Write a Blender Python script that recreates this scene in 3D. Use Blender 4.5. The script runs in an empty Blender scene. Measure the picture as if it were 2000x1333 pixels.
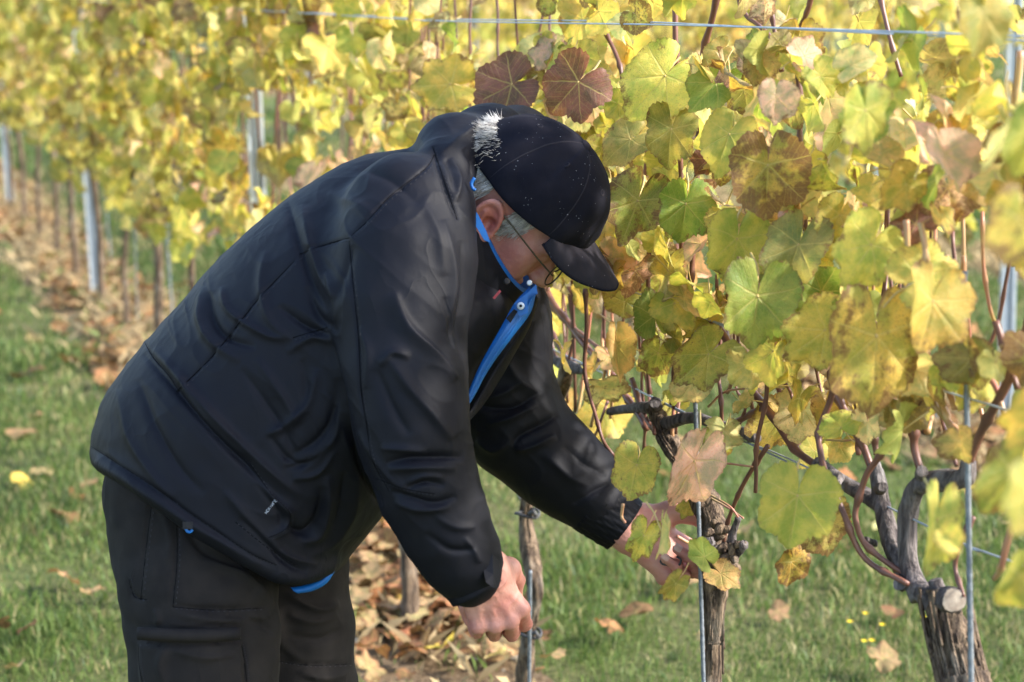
import bpy, math, random, time
import numpy as np
from mathutils import Vector, Matrix
R = math.radians
rnd = random.Random(11)
nrg = np.random.default_rng(5)
S = bpy.context.scene
COL = S.collection

# ------------------------------------------------------------------ camera, sky, sun, exposure
FPX, H0, PXH = 3400.0, 1.6, -40.0
TH = math.atan((666.5 - PXH) / FPX)
cam = bpy.data.cameras.new('camera')
co = bpy.data.objects.new('camera', cam); COL.objects.link(co); S.camera = co
co.location = (0, 0, H0); co.rotation_euler = (math.pi / 2 - TH, 0, 0)
cam.sensor_width = 36; cam.lens = FPX / 2000 * 36; cam.clip_end = 2000; cam.clip_start = 0.05
cam.dof.use_dof = True; cam.dof.focus_distance = 2.62; cam.dof.aperture_fstop = 4.0

SUN_EL, SUN_AZ = R(36), R(101)          # azimuth measured from +Y (view direction) clockwise to +X
sun_dir = Vector((math.sin(SUN_AZ) * math.cos(SUN_EL), math.cos(SUN_AZ) * math.cos(SUN_EL), math.sin(SUN_EL)))
W = bpy.data.worlds.new('World'); S.world = W; W.use_nodes = True
nt = W.node_tree
sky = nt.nodes.new('ShaderNodeTexSky'); sky.sky_type = 'NISHITA'; sky.sun_disc = False
sky.sun_elevation = SUN_EL; sky.sun_rotation = SUN_AZ
sky.dust_density = 1.5; sky.ozone_density = 1.0
bg = nt.nodes['Background']; bg.inputs['Strength'].default_value = 0.15
nt.links.new(sky.outputs[0], bg.inputs[0])
sl = bpy.data.lights.new('sun', 'SUN'); so = bpy.data.objects.new('sun', sl); COL.objects.link(so)
sl.energy = 2.6; sl.angle = R(3.0); sl.color = (1.0, 0.95, 0.87)
so.rotation_euler = (-sun_dir).to_track_quat('-Z', 'Y').to_euler(); so.location = (6, -1, 6)
vs = S.view_settings; vs.view_transform = 'Standard'; vs.look = 'None'; vs.gamma = 1; vs.use_curve_mapping = False
vs.exposure = 1.86
S.render.engine = 'CYCLES'
cy = S.cycles
cy.max_bounces = 7; cy.diffuse_bounces = 4; cy.glossy_bounces = 2; cy.transmission_bounces = 4; cy.transparent_max_bounces = 6
cy.caustics_reflective = False; cy.caustics_refractive = False
cy.use_denoising = True; cy.sample_clamp_indirect = 6

FW = np.array([0, math.cos(TH), -math.sin(TH)]); UPV = np.array([0, math.sin(TH), math.cos(TH)]); RT = np.array([1.0, 0, 0])
CAM = np.array([0, 0, H0])
def ray(px, py): return FW + (px - 1000) / FPX * RT - (py - 666.5) / FPX * UPV
def P(px, py, d): return CAM + d * ray(px, py)
def proj(p):
    q = np.asarray(p) - CAM; d = q @ FW
    return 1000 + FPX * (q @ RT) / d, 666.5 - FPX * (q @ UPV) / d, d
def G(px, py, z=0.0):
    r = ray(px, py); return CAM + r * ((z - H0) / r[2])
ROWK = -0.405
RD = np.array([ROWK, 1, 0]) / math.hypot(ROWK, 1)       # along the row, away from camera
RN = np.array([1, -ROWK, 0]) / math.hypot(ROWK, 1)      # across the row, to the far side
def rowx(y, off=0): return -0.26 + ROWK * (y - 4.1) + off
def PR(px, py, off=0.0):                                # point of the main row's plane behind a photo pixel
    r = ray(px, py); o = np.array([rowx(0), 0, 0]) + RN * off
    t = ((o - CAM) @ RN) / (r @ RN); return CAM + r * t

# ------------------------------------------------------------------ helpers
def tag(o, label=None, cat=None, group=None, kind=None):
    if label: o['label'] = label
    if cat: o['category'] = cat
    if group: o['group'] = group
    if kind: o['kind'] = kind
    return o
def empty(name, loc, label, cat, group=None):
    o = bpy.data.objects.new(name, None); COL.objects.link(o); o.location = tuple(loc)
    o.empty_display_size = 0.05
    return tag(o, label, cat, group)
def mesh(name, V, F, mats=(), smooth=True, mi=None, attrs=None):
    me = bpy.data.meshes.new(name)
    V = np.asarray(V, np.float32)
    if isinstance(F, np.ndarray):
        n = F.shape[1]; me.vertices.add(len(V)); me.vertices.foreach_set('co', V.ravel())
        me.loops.add(F.size); me.loops.foreach_set('vertex_index', F.ravel().astype(np.int32))
        me.polygons.add(len(F)); me.polygons.foreach_set('loop_start', np.arange(0, F.size, n, dtype=np.int32))
        me.polygons.foreach_set('loop_total', np.full(len(F), n, np.int32))
    else:
        me.from_pydata([tuple(map(float, v)) for v in V], [], [tuple(map(int, f)) for f in F])
    for m in mats: me.materials.append(m)
    if mi is not None: me.polygons.foreach_set('material_index', np.asarray(mi, np.int32))
    me.update(calc_edges=True)
    me.polygons.foreach_set('use_smooth', np.full(len(me.polygons), smooth))
    for k, (ty, a) in (attrs or {}).items():
        at = me.attributes.new(k, ty, 'POINT')
        at.data.foreach_set({'FLOAT': 'value', 'FLOAT_VECTOR': 'vector', 'FLOAT_COLOR': 'color'}[ty], np.asarray(a, np.float32).ravel())
    return me
def link(name, me, parent=None, loc=None):
    o = bpy.data.objects.new(name, me); COL.objects.link(o)
    if loc is not None: o.location = tuple(loc)
    if parent is not None:
        o.parent = parent
        # world-space meshes under a moved empty
    return o
def part(name, V, F, mats, parent, smooth=True, mi=None, attrs=None):
    """mesh given in world space, stored relative to its parent's place"""
    base = wloc(parent)
    V = np.asarray(V, np.float64) - base
    return link(name, mesh(name, V, F, mats, smooth, mi, attrs), parent)
def wloc(o):
    p = np.zeros(3)
    while o is not None:
        p += np.array(o.location); o = o.parent
    return p
class MB:
    def __init__(s): s.V = []; s.F = []; s.M = []; s.n = 0
    def add(s, V, F, m=0):
        V = np.asarray(V, float); s.V.append(V)
        s.F += [tuple(int(i) + s.n for i in f) for f in F]; s.M += [m] * len(F); s.n += len(V)
    def get(s): return np.concatenate(s.V), s.F, s.M
def catmull(pts, n=6):
    p = np.asarray(pts, float)
    if len(p) == 2: return np.linspace(p[0], p[1], n + 1)
    q = np.vstack([2 * p[0] - p[1], p, 2 * p[-1] - p[-2]]); out = []
    for i in range(1, len(q) - 2):
        a, b, c, d = q[i - 1:i + 3]
        for t in np.linspace(0, 1, n, endpoint=False):
            out.append(.5 * ((2 * b) + (c - a) * t + (2 * a - 5 * b + 4 * c - d) * t * t + (3 * b - a - 3 * c + d) * t ** 3))
    out.append(q[-2]); return np.array(out)
def tube(path, rad, sides=8, caps=True, bump=None):
    path = np.asarray(path, float); n = len(path)
    rad = np.full(n, rad) if np.isscalar(rad) else np.asarray(rad, float)
    T = np.gradient(path, axis=0); T /= np.linalg.norm(T, axis=1)[:, None] + 1e-12
    u = np.cross(T[0], [0.31, 0.2, 0.93]); u /= np.linalg.norm(u) + 1e-12
    V = np.zeros((n, sides, 3)); an = np.arange(sides) * 2 * math.pi / sides
    for i in range(n):
        u = u - T[i] * (u @ T[i]); u /= np.linalg.norm(u) + 1e-12; w = np.cross(T[i], u)
        rr = rad[i] * (np.ones(sides) if bump is None else bump[i])
        V[i] = path[i] + (np.cos(an) * rr)[:, None] * u + (np.sin(an) * rr)[:, None] * w
    F = [(i * sides + j, i * sides + (j + 1) % sides, (i + 1) * sides + (j + 1) % sides, (i + 1) * sides + j) for i in range(n - 1) for j in range(sides)]
    V = V.reshape(-1, 3)
    if caps:
        F.append(tuple(range(sides - 1, -1, -1))); F.append(tuple((n - 1) * sides + j for j in range(sides)))
    return V, F
def box(c, ax, hs):
    c = np.asarray(c, float); ax = [np.asarray(a, float) / np.linalg.norm(a) for a in ax]
    V = [c + ax[0] * hs[0] * sx + ax[1] * hs[1] * sy + ax[2] * hs[2] * sz for sz in (-1, 1) for sy in (-1, 1) for sx in (-1, 1)]
    return np.array(V), [(0, 2, 3, 1), (4, 5, 7, 6), (0, 1, 5, 4), (2, 6, 7, 3), (0, 4, 6, 2), (1, 3, 7, 5)]

# ------------------------------------------------------------------ materials
class NT:
    def __init__(s, name):
        s.m = bpy.data.materials.new(name); s.m.use_nodes = True; s.t = s.m.node_tree; s.t.nodes.clear()
        s.out = s.n('OutputMaterial')
    def n(s, ty, **kw):
        x = s.t.nodes.new('ShaderNode' + ty)
        for k, v in kw.items(): setattr(x, k, v)
        return x
    def set(s, sock, v):
        if v is None: return
        if hasattr(v, 'is_output') or isinstance(v, bpy.types.NodeSocket): s.t.links.new(v, sock)
        else:
            if sock.type == 'RGBA' and len(v) == 3: v = (*v, 1)
            sock.default_value = v
    def math(s, op, a, b=None, c=None, clamp=False):
        x = s.n('Math', operation=op, use_clamp=clamp)
        for i, v in enumerate((a, b, c)): s.set(x.inputs[i], v)
        return x.outputs[0]
    def mix(s, f, a, b, mode='MIX'):
        x = s.n('Mix', data_type='RGBA', blend_type=mode); s.set(x.inputs[0], f); s.set(x.inputs[6], a); s.set(x.inputs[7], b)
        return x.outputs[2]
    def ramp(s, f, lo, hi, a=0.0, b=1.0):
        x = s.n('MapRange', interpolation_type='SMOOTHSTEP'); s.set(x.inputs[0], f)
        for i, v in enumerate((lo, hi, a, b)): s.set(x.inputs[1 + i], v)
        return x.outputs[0]
    def noise(s, vec, scale, detail=3, rough=.5, col=False):
        x = s.n('TexNoise'); s.set(x.inputs['Vector'], vec); x.inputs['Scale'].default_value = scale
        x.inputs['Detail'].default_value = detail; x.inputs['Roughness'].default_value = rough
        return x.outputs[1 if col else 0]
    def voro(s, vec, scale, feat='F1', out=0):
        x = s.n('TexVoronoi', feature=feat); s.set(x.inputs['Vector'], vec); x.inputs['Scale'].default_value = scale
        return x.outputs[out]
    def mapping(s, vec, scale=(1, 1, 1), loc=(0, 0, 0)):
        x = s.n('Mapping'); s.set(x.inputs[0], vec); x.inputs['Scale'].default_value = scale; s.set(x.inputs['Location'], loc)
        return x.outputs[0]
    def obj(s): return s.n('TexCoord').outputs['Object']
    def bump(s, h, st=.3, dist=.01):
        x = s.n('Bump'); x.inputs['Strength'].default_value = st; x.inputs['Distance'].default_value = dist; s.set(x.inputs['Height'], h)
        return x.outputs[0]
    def prin(s, col, rough=.6, spec=.5, normal=None, metal=0, **kw):
        x = s.n('BsdfPrincipled'); s.set(x.inputs['Base Color'], col); s.set(x.inputs['Roughness'], rough)
        x.inputs['Specular IOR Level'].default_value = spec; x.inputs['Metallic'].default_value = metal
        if normal is not None: s.set(x.inputs['Normal'], normal)
        for k, v in kw.items(): s.set(x.inputs[k.replace('_', ' ')], v)
        return x.outputs[0]
    def done(s, sh): s.t.links.new(sh, s.out.inputs[0]); return s.m

def m_leaf(name, dry=False):
    t = NT(name)
    at = t.n('Attribute', attribute_name='lp'); sp = t.n('SeparateXYZ'); t.set(sp.inputs[0], at.outputs['Vector'])
    u, v, e = sp.outputs
    oi = t.n('ObjectInfo'); rand = oi.outputs['Random']; col = oi.outputs['Color']; amt = oi.outputs['Alpha']
    cmb = t.n('CombineXYZ'); t.set(cmb.inputs[0], u); t.set(cmb.inputs[1], v); t.set(cmb.inputs[2], t.math('MULTIPLY', rand, 57.0))
    pv = cmb.outputs[0]
    nz = t.noise(pv, 2.2, 4, .6); nf = t.noise(pv, 11, 3, .6)
    r = t.math('SQRT', t.math('ADD', t.math('MULTIPLY', u, u), t.math('MULTIPLY', v, v)))
    ang = t.math('ABSOLUTE', t.math('ARCTAN2', u, v))
    ang = t.math('ADD', ang, t.math('MULTIPLY', t.math('SUBTRACT', nz, .5), .22))
    d = t.math('MINIMUM', t.math('MINIMUM', t.math('ABSOLUTE', ang), t.math('ABSOLUTE', t.math('SUBTRACT', ang, .87))), t.math('ABSOLUTE', t.math('SUBTRACT', ang, 1.83)))
    perp = t.math('MULTIPLY', r, t.math('SINE', t.math('MINIMUM', d, 1.5)))
    along = t.math('MULTIPLY', r, t.math('COSINE', t.math('MINIMUM', d, 1.5)))
    wv = t.ramp(r, 0.0, 1.0, .030, .010)
    main = t.ramp(perp, t.math('MULTIPLY', wv, .4), wv, 1, 0)
    s2 = t.math('MULTIPLY', t.math('SUBTRACT', along, t.math('MULTIPLY', perp, .95)), 6.5)
    s2 = t.math('ADD', s2, t.math('MULTIPLY', nz, 1.0))
    st = t.math('ABSOLUTE', t.math('SUBTRACT', t.math('FRACT', s2), .5))
    sec = t.ramp(st, .0, .075, .75, 0)
    vn = t.voro(pv, 17, 'DISTANCE_TO_EDGE'); net = t.ramp(vn, .0, .08, .3, 0)
    vein = t.math('MAXIMUM', t.math('MAXIMUM', main, sec), net)
    base = t.mix(t.ramp(nz, .32, .66), t.mix(1.0, col, (.60, .74, .55, 1), 'MULTIPLY'), t.mix(1.0, col, (1.18, 1.04, .92, 1), 'MULTIPLY'))
    base = t.mix(t.math('MULTIPLY', vein, .42), base, (.70, .58, .20, 1))
    # brown: grows from the margins and in blotches between the veins
    bl = t.math('ADD', t.math('MULTIPLY', t.noise(pv, 3.4, 5, .7), 1.0), t.math('MULTIPLY', t.math('POWER', e, 3.0), .22))
    thr = t.math('SUBTRACT', .80, t.math('MULTIPLY', amt, .42))
    brown = t.ramp(bl, thr, t.math('ADD', thr, .14))
    brown = t.math('MULTIPLY', brown, t.math('SUBTRACT', 1.0, t.math('MULTIPLY', vein, .7)))
    rim = t.ramp(t.math('ADD', e, t.math('MULTIPLY', t.math('SUBTRACT', nf, .5), .35)), .93, 1.02, 0, .8)
    rim = t.math('MULTIPLY', rim, t.ramp(amt, .05, .5, .35, 1))
    sp_ = t.math('MULTIPLY', t.ramp(t.voro(pv, 9), .02, .10, 1, 0), t.ramp(nf, .45, .6))
    fs = t.math('MULTIPLY', t.ramp(t.noise(pv, 40, 2, .6), .57, .66), t.ramp(amt, .05, .5, .15, .8))
    sp_ = t.math('MAXIMUM', sp_, fs)
    brown = t.math('MAXIMUM', t.math('MAXIMUM', t.math('MULTIPLY', brown, .85), rim), t.math('MULTIPLY', sp_, .7))
    base = t.mix(brown, base, t.mix(nf, (.11, .045, .035, 1), (.26, .12, .05, 1)))
    geo = t.n('NewGeometry')
    if not dry: base = t.mix(t.math('MULTIPLY', geo.outputs['Backfacing'], .3), base, (.62, .56, .20, 1))
    hgt = t.math('ADD', t.math('MULTIPLY', vein, -.5), t.math('MULTIPLY', nf, .5))
    nb = t.bump(hgt, .5, .004)
    pr = t.prin(base, .5 if not dry else .75, .4 if not dry else .15, nb)
    tr = t.n('BsdfTranslucent'); t.set(tr.inputs[0], t.mix(1.0, base, (1.15, 1.10, .74, 1), 'MULTIPLY')); t.set(tr.inputs['Normal'], nb)
    mx = t.n('MixShader'); mx.inputs[0].default_value = .22 if dry else .45
    t.t.links.new(pr, mx.inputs[1]); t.t.links.new(tr.outputs[0], mx.inputs[2])
    return t.done(mx.outputs[0])
def m_simple(name, c1, c2, scale, rough=.6, spec=.4, bs=.3, stretch=(1, 1, 1), metal=0, bd=.005, detail=4, **kw):
    t = NT(name); v = t.mapping(t.obj(), stretch); n = t.noise(v, scale, detail, .6)
    return t.done(t.prin(t.mix(t.ramp(n, .3, .7), c1, c2), rough, spec, t.bump(n, bs, bd) if bs else None, metal, **kw))
def m_bark(name, dark, light, grey):
    t = NT(name); o = t.obj(); v = t.mapping(o, (1, 1, .12))
    n1 = t.noise(v, 95, 5, .65); n2 = t.noise(o, 14, 4, .6); n3 = t.noise(t.mapping(o, (1, 1, .05)), 240, 3, .6)
    c = t.mix(t.ramp(n1, .36, .66), dark, light); c = t.mix(t.ramp(n2, .5, .72, 0, .7), c, grey)
    h = t.math('ADD', n1, t.math('MULTIPLY', n3, .5))
    return t.done(t.prin(c, .85, .25, t.bump(h, .9, .012)))
def m_cloth(name, col, col2, rough, weave, sheen=.0, lint=0, spec=.5, crease=0):
    t = NT(name); o = t.obj()
    n = t.noise(o, 22, 4, .6); w = t.noise(o, weave, 2, .7)
    c = t.mix(t.ramp(n, .3, .7), col, col2)
    if lint:
        vd = t.voro(o, lint); sel = t.math('MULTIPLY', t.ramp(vd, .06, .11, 1, 0), t.ramp(t.noise(o, 31, 2), .52, .6))
        c = t.mix(t.math('MULTIPLY', sel, .85), c, (.45, .45, .47, 1))
    h = t.math('ADD', t.math('MULTIPLY', w, .15), t.math('MULTIPLY', t.noise(t.mapping(o, (1, 1, .6)), 38, 4, .55), .5))
    if crease:
        mp = t.n('Mapping'); t.set(mp.inputs[0], o); mp.inputs['Rotation'].default_value = (0, R(-42), 0); mp.inputs['Scale'].default_value = (1.0, .8, .42)
        dn = t.n('TexNoise'); t.set(dn.inputs['Vector'], mp.outputs[0]); dn.inputs['Scale'].default_value = 16; dn.inputs['Detail'].default_value = 2; dn.inputs['Distortion'].default_value = .5
        rg = t.math('POWER', t.math('SUBTRACT', 1.0, t.math('ABSOLUTE', t.math('MULTIPLY', t.math('SUBTRACT', dn.outputs[0], .5), 2.6))), 9.0)
        mk = t.ramp(t.noise(o, 7, 2), .48, .62)
        h = t.math('ADD', h, t.math('MULTIPLY', t.math('MULTIPLY', rg, mk), crease))
    return t.done(t.prin(c, rough, spec, t.bump(h, .35, .004), 0, Sheen_Weight=sheen))
M_LEAF = m_leaf('vine_leaf'); M_DRY = m_leaf('dry_leaf', True)
M_PET = m_simple('leaf_stalk', (.55, .46, .16), (.62, .38, .16), 30, .5)
M_CANE = m_simple('cane', (.20, .085, .055), (.11, .05, .04), 26, .42, .5, .35, (1, 1, .35))
M_CANEP = m_simple('young_cane', (.46, .16, .13), (.45, .33, .12), 18, .4, .5, .2, (1, 1, .3))
M_ARM = m_bark('old_wood', (.055, .045, .045, 1), (.20, .17, .16, 1), (.30, .28, .28, 1))
M_BARK = m_bark('vine_bark', (.05, .034, .025, 1), (.225, .16, .105, 1), (.29, .25, .20, 1))
M_CUT = m_simple('cut_wood', (.46, .39, .31), (.27, .21, .16), 70, .8, .2, .3)
M_STEEL = m_simple('galvanised_steel', (.48, .53, .58), (.58, .63, .67), 25, .42, .5, .05, metal=.25)
M_ROD = m_simple('steel_rod', (.13, .15, .18), (.24, .26, .28), 90, .5, .5, .4, metal=.4)
M_TIE = m_simple('tie', (.03, .03, .035), (.06, .06, .06), 60, .6)
M_JACKET = m_cloth('jacket_nylon', (.0046, .0050, .0092, 1), (.0058, .0060, .0095, 1), .60, 900, .0, 0, .18, .45)
M_TROUS = m_cloth('trouser_cotton', (.0110, .0094, .0090, 1), (.0185, .0155, .0140, 1), .85, 700, .0, 0, .2, .6)
M_CAP = m_cloth('cap_cotton', (.0070, .0072, .0125, 1), (.0115, .0110, .0165, 1), .95, 800, .0, 170, .12)
M_BRIM = m_cloth('brim_cotton', (.021, .0185, .0235, 1), (.029, .026, .032, 1), .95, 800, .0, 110, .12)
M_BLUE = m_cloth('blue_lining', (.002, .10, .36, 1), (.003, .13, .44, 1), .5, 500, .0, 0, .5)
M_BLACK = m_simple('black_webbing', (.008, .008, .010), (.014, .014, .016), 200, .8)
M_RED = m_simple('red_thread', (.16, .02, .03), (.2, .03, .04), 200, .8)
M_PRINT = m_simple('pale_print', (.30, .33, .37), (.35, .38, .42), 200, .7)
def m_hair():
    t = NT('grey_hair'); f = t.n('Attribute', attribute_name='shade').outputs['Fac']
    return t.done(t.prin(t.mix(f, (.20, .18, .165, 1), (.80, .77, .73, 1)), .5, .4))
M_HAIR = m_hair()
M_GLASS = m_simple('spectacle_frame', (.055, .045, .03), (.09, .07, .04), 60, .3, .5, 0, metal=.4)
M_WIRE = m_simple('wire', (.36, .42, .50), (.5, .55, .6), 30, .45, .5, 0, metal=.4)
M_BOOT = m_simple('boot_leather', (.02, .016, .013), (.035, .028, .02), 40, .7)
def m_skin():
    t = NT('skin'); o = t.obj(); n = t.noise(o, 26, 5, .65); f = t.noise(o, 190, 3, .6)
    at = t.n('Attribute', attribute_name='flush').outputs['Fac']
    c = t.mix(t.ramp(n, .35, .68), (.54, .275, .215, 1), (.47, .195, .155, 1))
    c = t.mix(at, c, (.43, .135, .105, 1))
    c = t.mix(t.ramp(f, .55, .75, 0, .25), c, (.34, .15, .11, 1))
    h = t.math('ADD', f, t.math('MULTIPLY', t.noise(t.mapping(o, (1, 1, 1)), 75, 3), 1.5))
    x = t.prin(c, .48, .4, t.bump(h, .35, .0025), 0, Subsurface_Weight=.12, Subsurface_Radius=(.012, .005, .003), Subsurface_Scale=.5)
    return t.done(x)
M_SKIN = m_skin()
M_NAIL = m_simple('nail', (.52, .31, .255), (.56, .35, .29), 60, .4, .5, 0)
def m_ground():
    t = NT('ground'); o = t.obj()
    n = t.noise(o, 1.3, 4, .6); f = t.noise(o, 45, 4, .7); g = t.noise(o, 9, 3)
    c = t.mix(t.ramp(n, .35, .65), (.10, .125, .035, 1), (.15, .14, .06, 1)); c = t.mix(t.ramp(f, .4, .7), c, (.05, .06, .018, 1))
    c = t.mix(t.ramp(g, .62, .75, 0, .6), c, (.19, .15, .085, 1))
    return t.done(t.prin(c, .9, .2, t.bump(f, .8, .02)))
def m_soil():
    t = NT('soil'); o = t.obj()
    n = t.noise(o, 5, 5, .65); f = t.noise(o, 55, 5, .7); v = t.voro(o, 60)
    c = t.mix(t.ramp(n, .35, .65), (.20, .135, .075, 1), (.30, .22, .14, 1)); c = t.mix(t.ramp(f, .45, .7), c, (.09, .055, .03, 1))
    c = t.mix(t.ramp(v, .1, .25, .35, 0), c, (.42, .36, .28, 1))
    return t.done(t.prin(c, .95, .15, t.bump(f, 1, .03)))
M_GROUND, M_SOIL = m_ground(), m_soil()
def m_grass():
    t = NT('grass_blade'); at = t.n('Attribute', attribute_name='tint').outputs['Color']
    pr = t.prin(at, .5, .35); tr = t.n('BsdfTranslucent'); t.set(tr.inputs[0], at)
    mx = t.n('MixShader'); mx.inputs[0].default_value = .4
    t.t.links.new(pr, mx.inputs[1]); t.t.links.new(tr.outputs[0], mx.inputs[2]); return t.done(mx.outputs[0])
M_GRASS = m_grass()
M_STONE = m_simple('limestone', (.42, .38, .31), (.28, .24, .19), 40, .85, .2, .4)
M_HILL = m_simple('far_hill', (.22, .22, .24), (.30, .28, .29), .02, .95, .1, 0)
M_PETAL = m_simple('petal', (.80, .62, .02), (.75, .52, .02), 50, .5)
M_STEM = m_simple('green_stem', (.10, .20, .04), (.16, .24, .06), 40, .6)

# ------------------------------------------------------------------ signed-distance modelling
def nets(F, lo, h):
    Sg = F < 0
    sl = [slice(0, -1), slice(1, None)]
    cnt = sum(Sg[sl[i], sl[j], sl[k]].astype(np.int8) for i in (0, 1) for j in (0, 1) for k in (0, 1))
    ac = (cnt > 0) & (cnt < 8); ci = np.argwhere(ac); N = len(ci)
    idx = np.full(ac.shape, -1, np.int32); idx[ac] = np.arange(N)
    acc = np.zeros((N, 3)); num = np.zeros(N)
    cs = [(i, j, k) for i in (0, 1) for j in (0, 1) for k in (0, 1)]
    val = {c: F[ci[:, 0] + c[0], ci[:, 1] + c[1], ci[:, 2] + c[2]] for c in cs}
    for a in cs:
        for ax in range(3):
            if a[ax] == 0:
                b = list(a); b[ax] = 1; fa, fb = val[a], val[tuple(b)]
                m = (fa < 0) != (fb < 0); t = np.where(m, fa / np.where(m, fa - fb, 1), 0)
                p = np.array(a, float)[None].repeat(N, 0); p[:, ax] += t
                acc[m] += p[m]; num[m] += 1
    V = (ci + acc / num[:, None]) * h + np.asarray(lo)
    Q = []
    for ax in range(3):
        A = [slice(1, -1)] * 3; B = [slice(1, -1)] * 3; A[ax] = slice(0, -1); B[ax] = slice(1, None)
        d = Sg[tuple(A)] != Sg[tuple(B)]; e = np.argwhere(d)
        inside = Sg[tuple(A)][d]; off = np.ones(3, int); off[ax] = 0; e = e + off
        b, c = (ax + 1) % 3, (ax + 2) % 3
        def cell(db, dc):
            q = e.copy(); q[:, b] -= db; q[:, c] -= dc; return idx[q[:, 0], q[:, 1], q[:, 2]]
        q = np.stack([cell(1, 1), cell(0, 1), cell(0, 0), cell(1, 0)], 1)
        q[~inside] = q[~inside][:, ::-1]; Q.append(q)
    Q = np.concatenate(Q); Q = Q[(Q >= 0).all(1)]
    return V, Q
def sdf_mesh(fn, lo, hi, h, smooth=2):
    lo = np.asarray(lo, float); n = np.ceil((np.asarray(hi) - lo) / h).astype(int) + 1
    ax = [(lo[i] + h * np.arange(n[i])).astype(np.float32) for i in range(3)]
    F = np.empty(n, np.float32)
    step = max(1, int(1.5e6 // (n[1] * n[2])))
    for i in range(0, n[0], step):
        X, Y, Z = np.meshgrid(ax[0][i:i + step], ax[1], ax[2], indexing='ij')
        F[i:i + step] = fn(np.stack([X, Y, Z], -1))
    V, Q = nets(F, lo, h)
    for _ in range(smooth): V = lap(V, Q, .5)
    return V, Q
def lap(V, Q, k):
    n = len(V); acc = np.zeros((n, 3)); c = np.zeros(n)
    for i in range(4):
        a, b = Q[:, i], Q[:, (i + 1) % 4]
        for d in range(3):
            acc[:, d] += np.bincount(a, V[b, d], n) + np.bincount(b, V[a, d], n)
        c += np.bincount(a, None, n) + np.bincount(b, None, n)
    return V + k * (acc / np.maximum(c, 1)[:, None] - V)
def normals(V, Q):
    fn = np.cross(V[Q[:, 2]] - V[Q[:, 0]], V[Q[:, 3]] - V[Q[:, 1]]); N = np.zeros_like(V)
    for i in range(4):
        for d in range(3): N[:, d] += np.bincount(Q[:, i], fn[:, d], len(V))
    return N / (np.linalg.norm(N, axis=1)[:, None] + 1e-12)
def cone(p, a, b, ra, rb):
    a = np.asarray(a, np.float32); ba = np.asarray(b, np.float32) - a; pa = p - a
    t = np.clip((pa @ ba) / max(float(ba @ ba), 1e-9), 0, 1)
    return np.linalg.norm(pa - t[..., None] * ba, axis=-1) - (ra + (rb - ra) * t)
def sph(p, c, r): return np.linalg.norm(p - np.asarray(c, np.float32), axis=-1) - r
def ell(p, c, r):
    r = np.asarray(r, np.float32); q = (p - np.asarray(c, np.float32)) / r
    k0 = np.linalg.norm(q, axis=-1); k1 = np.linalg.norm(q / r, axis=-1); return k0 * (k0 - 1) / np.maximum(k1, 1e-6)
def smin(a, b, k):
    h = np.clip(.5 + .5 * (b - a) / k, 0, 1); return b + (a - b) * h - k * h * (1 - h)
def smax(a, b, k): return -smin(-a, -b, k)
def chain(p, st, k=.0):
    d = None
    for (a, ra), (b, rb) in zip(st[:-1], st[1:]):
        c = cone(p, a, b, ra, rb); d = c if d is None else (smin(d, c, k) if k else np.minimum(d, c))
    return d
def vnoise(p, seed=0):
    """smooth value noise on points, -1..1"""
    p = np.asarray(p, float); i = np.floor(p).astype(np.int64); f = p - i; f = f * f * (3 - 2 * f)
    def hsh(x, y, z):
        h = (x * 374761393 + y * 668265263 + z * 2147483647 + seed * 974634777) & 0xffffffff
        h = ((h ^ (h >> 13)) * 1274126177) & 0xffffffff; h ^= h >> 16
        return (h & 0xffff) / 32767.5 - 1
    r = 0
    for a in (0, 1):
        for b in (0, 1):
            for c in (0, 1):
                w = (f[:, 0] if a else 1 - f[:, 0]) * (f[:, 1] if b else 1 - f[:, 1]) * (f[:, 2] if c else 1 - f[:, 2])
                r = r + w * hsh(i[:, 0] + a, i[:, 1] + b, i[:, 2] + c)
    return r
# ------------------------------------------------------------------ ground, strips, far hill
def sheet(name, xs, ys, z, m):
    X, Y = np.meshgrid(xs, ys, indexing='ij'); V = np.stack([X, Y, np.full_like(X, z)], -1).reshape(-1, 3)
    a, b = X.shape; i = np.arange(a * b).reshape(a, b)
    F = np.stack([i[:-1, :-1], i[1:, :-1], i[1:, 1:], i[:-1, 1:]], -1).reshape(-1, 4)
    return link(name, mesh(name, V, F, [m], True))
tag(sheet('ground', np.linspace(-400, 400, 30), np.linspace(-30, 700, 30), 0, M_GROUND), kind='structure')
PITCH = 2.45
def strip(name, off, y0, y1, hw, z=.005):
    n = 140; V = []; F = []
    for i, y in enumerate(np.linspace(y0, y1, n)):
        c = np.array([rowx(y), y, 0]) + RN * off
        for s in (-1, -.5, 0, .5, 1):
            w = hw * (1 + .35 * vnoise(np.array([[y * 1.6, s * 3, off]]))[0])
            p = c + RN * s * w; V.append([p[0], p[1], z if abs(s) < 1 else -.004])
    for i in range(n - 1):
        for j in range(4): F.append((i * 5 + j, i * 5 + j + 1, i * 5 + 6 + j, i * 5 + 5 + j))
    return tag(link(name, mesh(name, V, F, [M_SOIL])), kind='structure')
strip('soil_strip', 0, 3.3, 40, .30)
for k in range(1, 6): strip('soil_strip', k * PITCH, 2, 60, .34)
def hill():
    xs = np.linspace(-260, 320, 40); V = []; F = []
    for i, x in enumerate(xs):
        h = 30 + 9 * vnoise(np.array([[x * .012, 3, 1]]))[0]
        for j in range(8):
            t = j / 7; V.append([x, 230 + 160 * t, h * (t ** .8) - .5])
    for i in range(39):
        for j in range(7): F.append((i * 8 + j, i * 8 + 8 + j, i * 8 + 9 + j, i * 8 + j + 1))
    tag(link('hill', mesh('hill', V, F, [M_HILL])), kind='structure')
hill()

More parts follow.
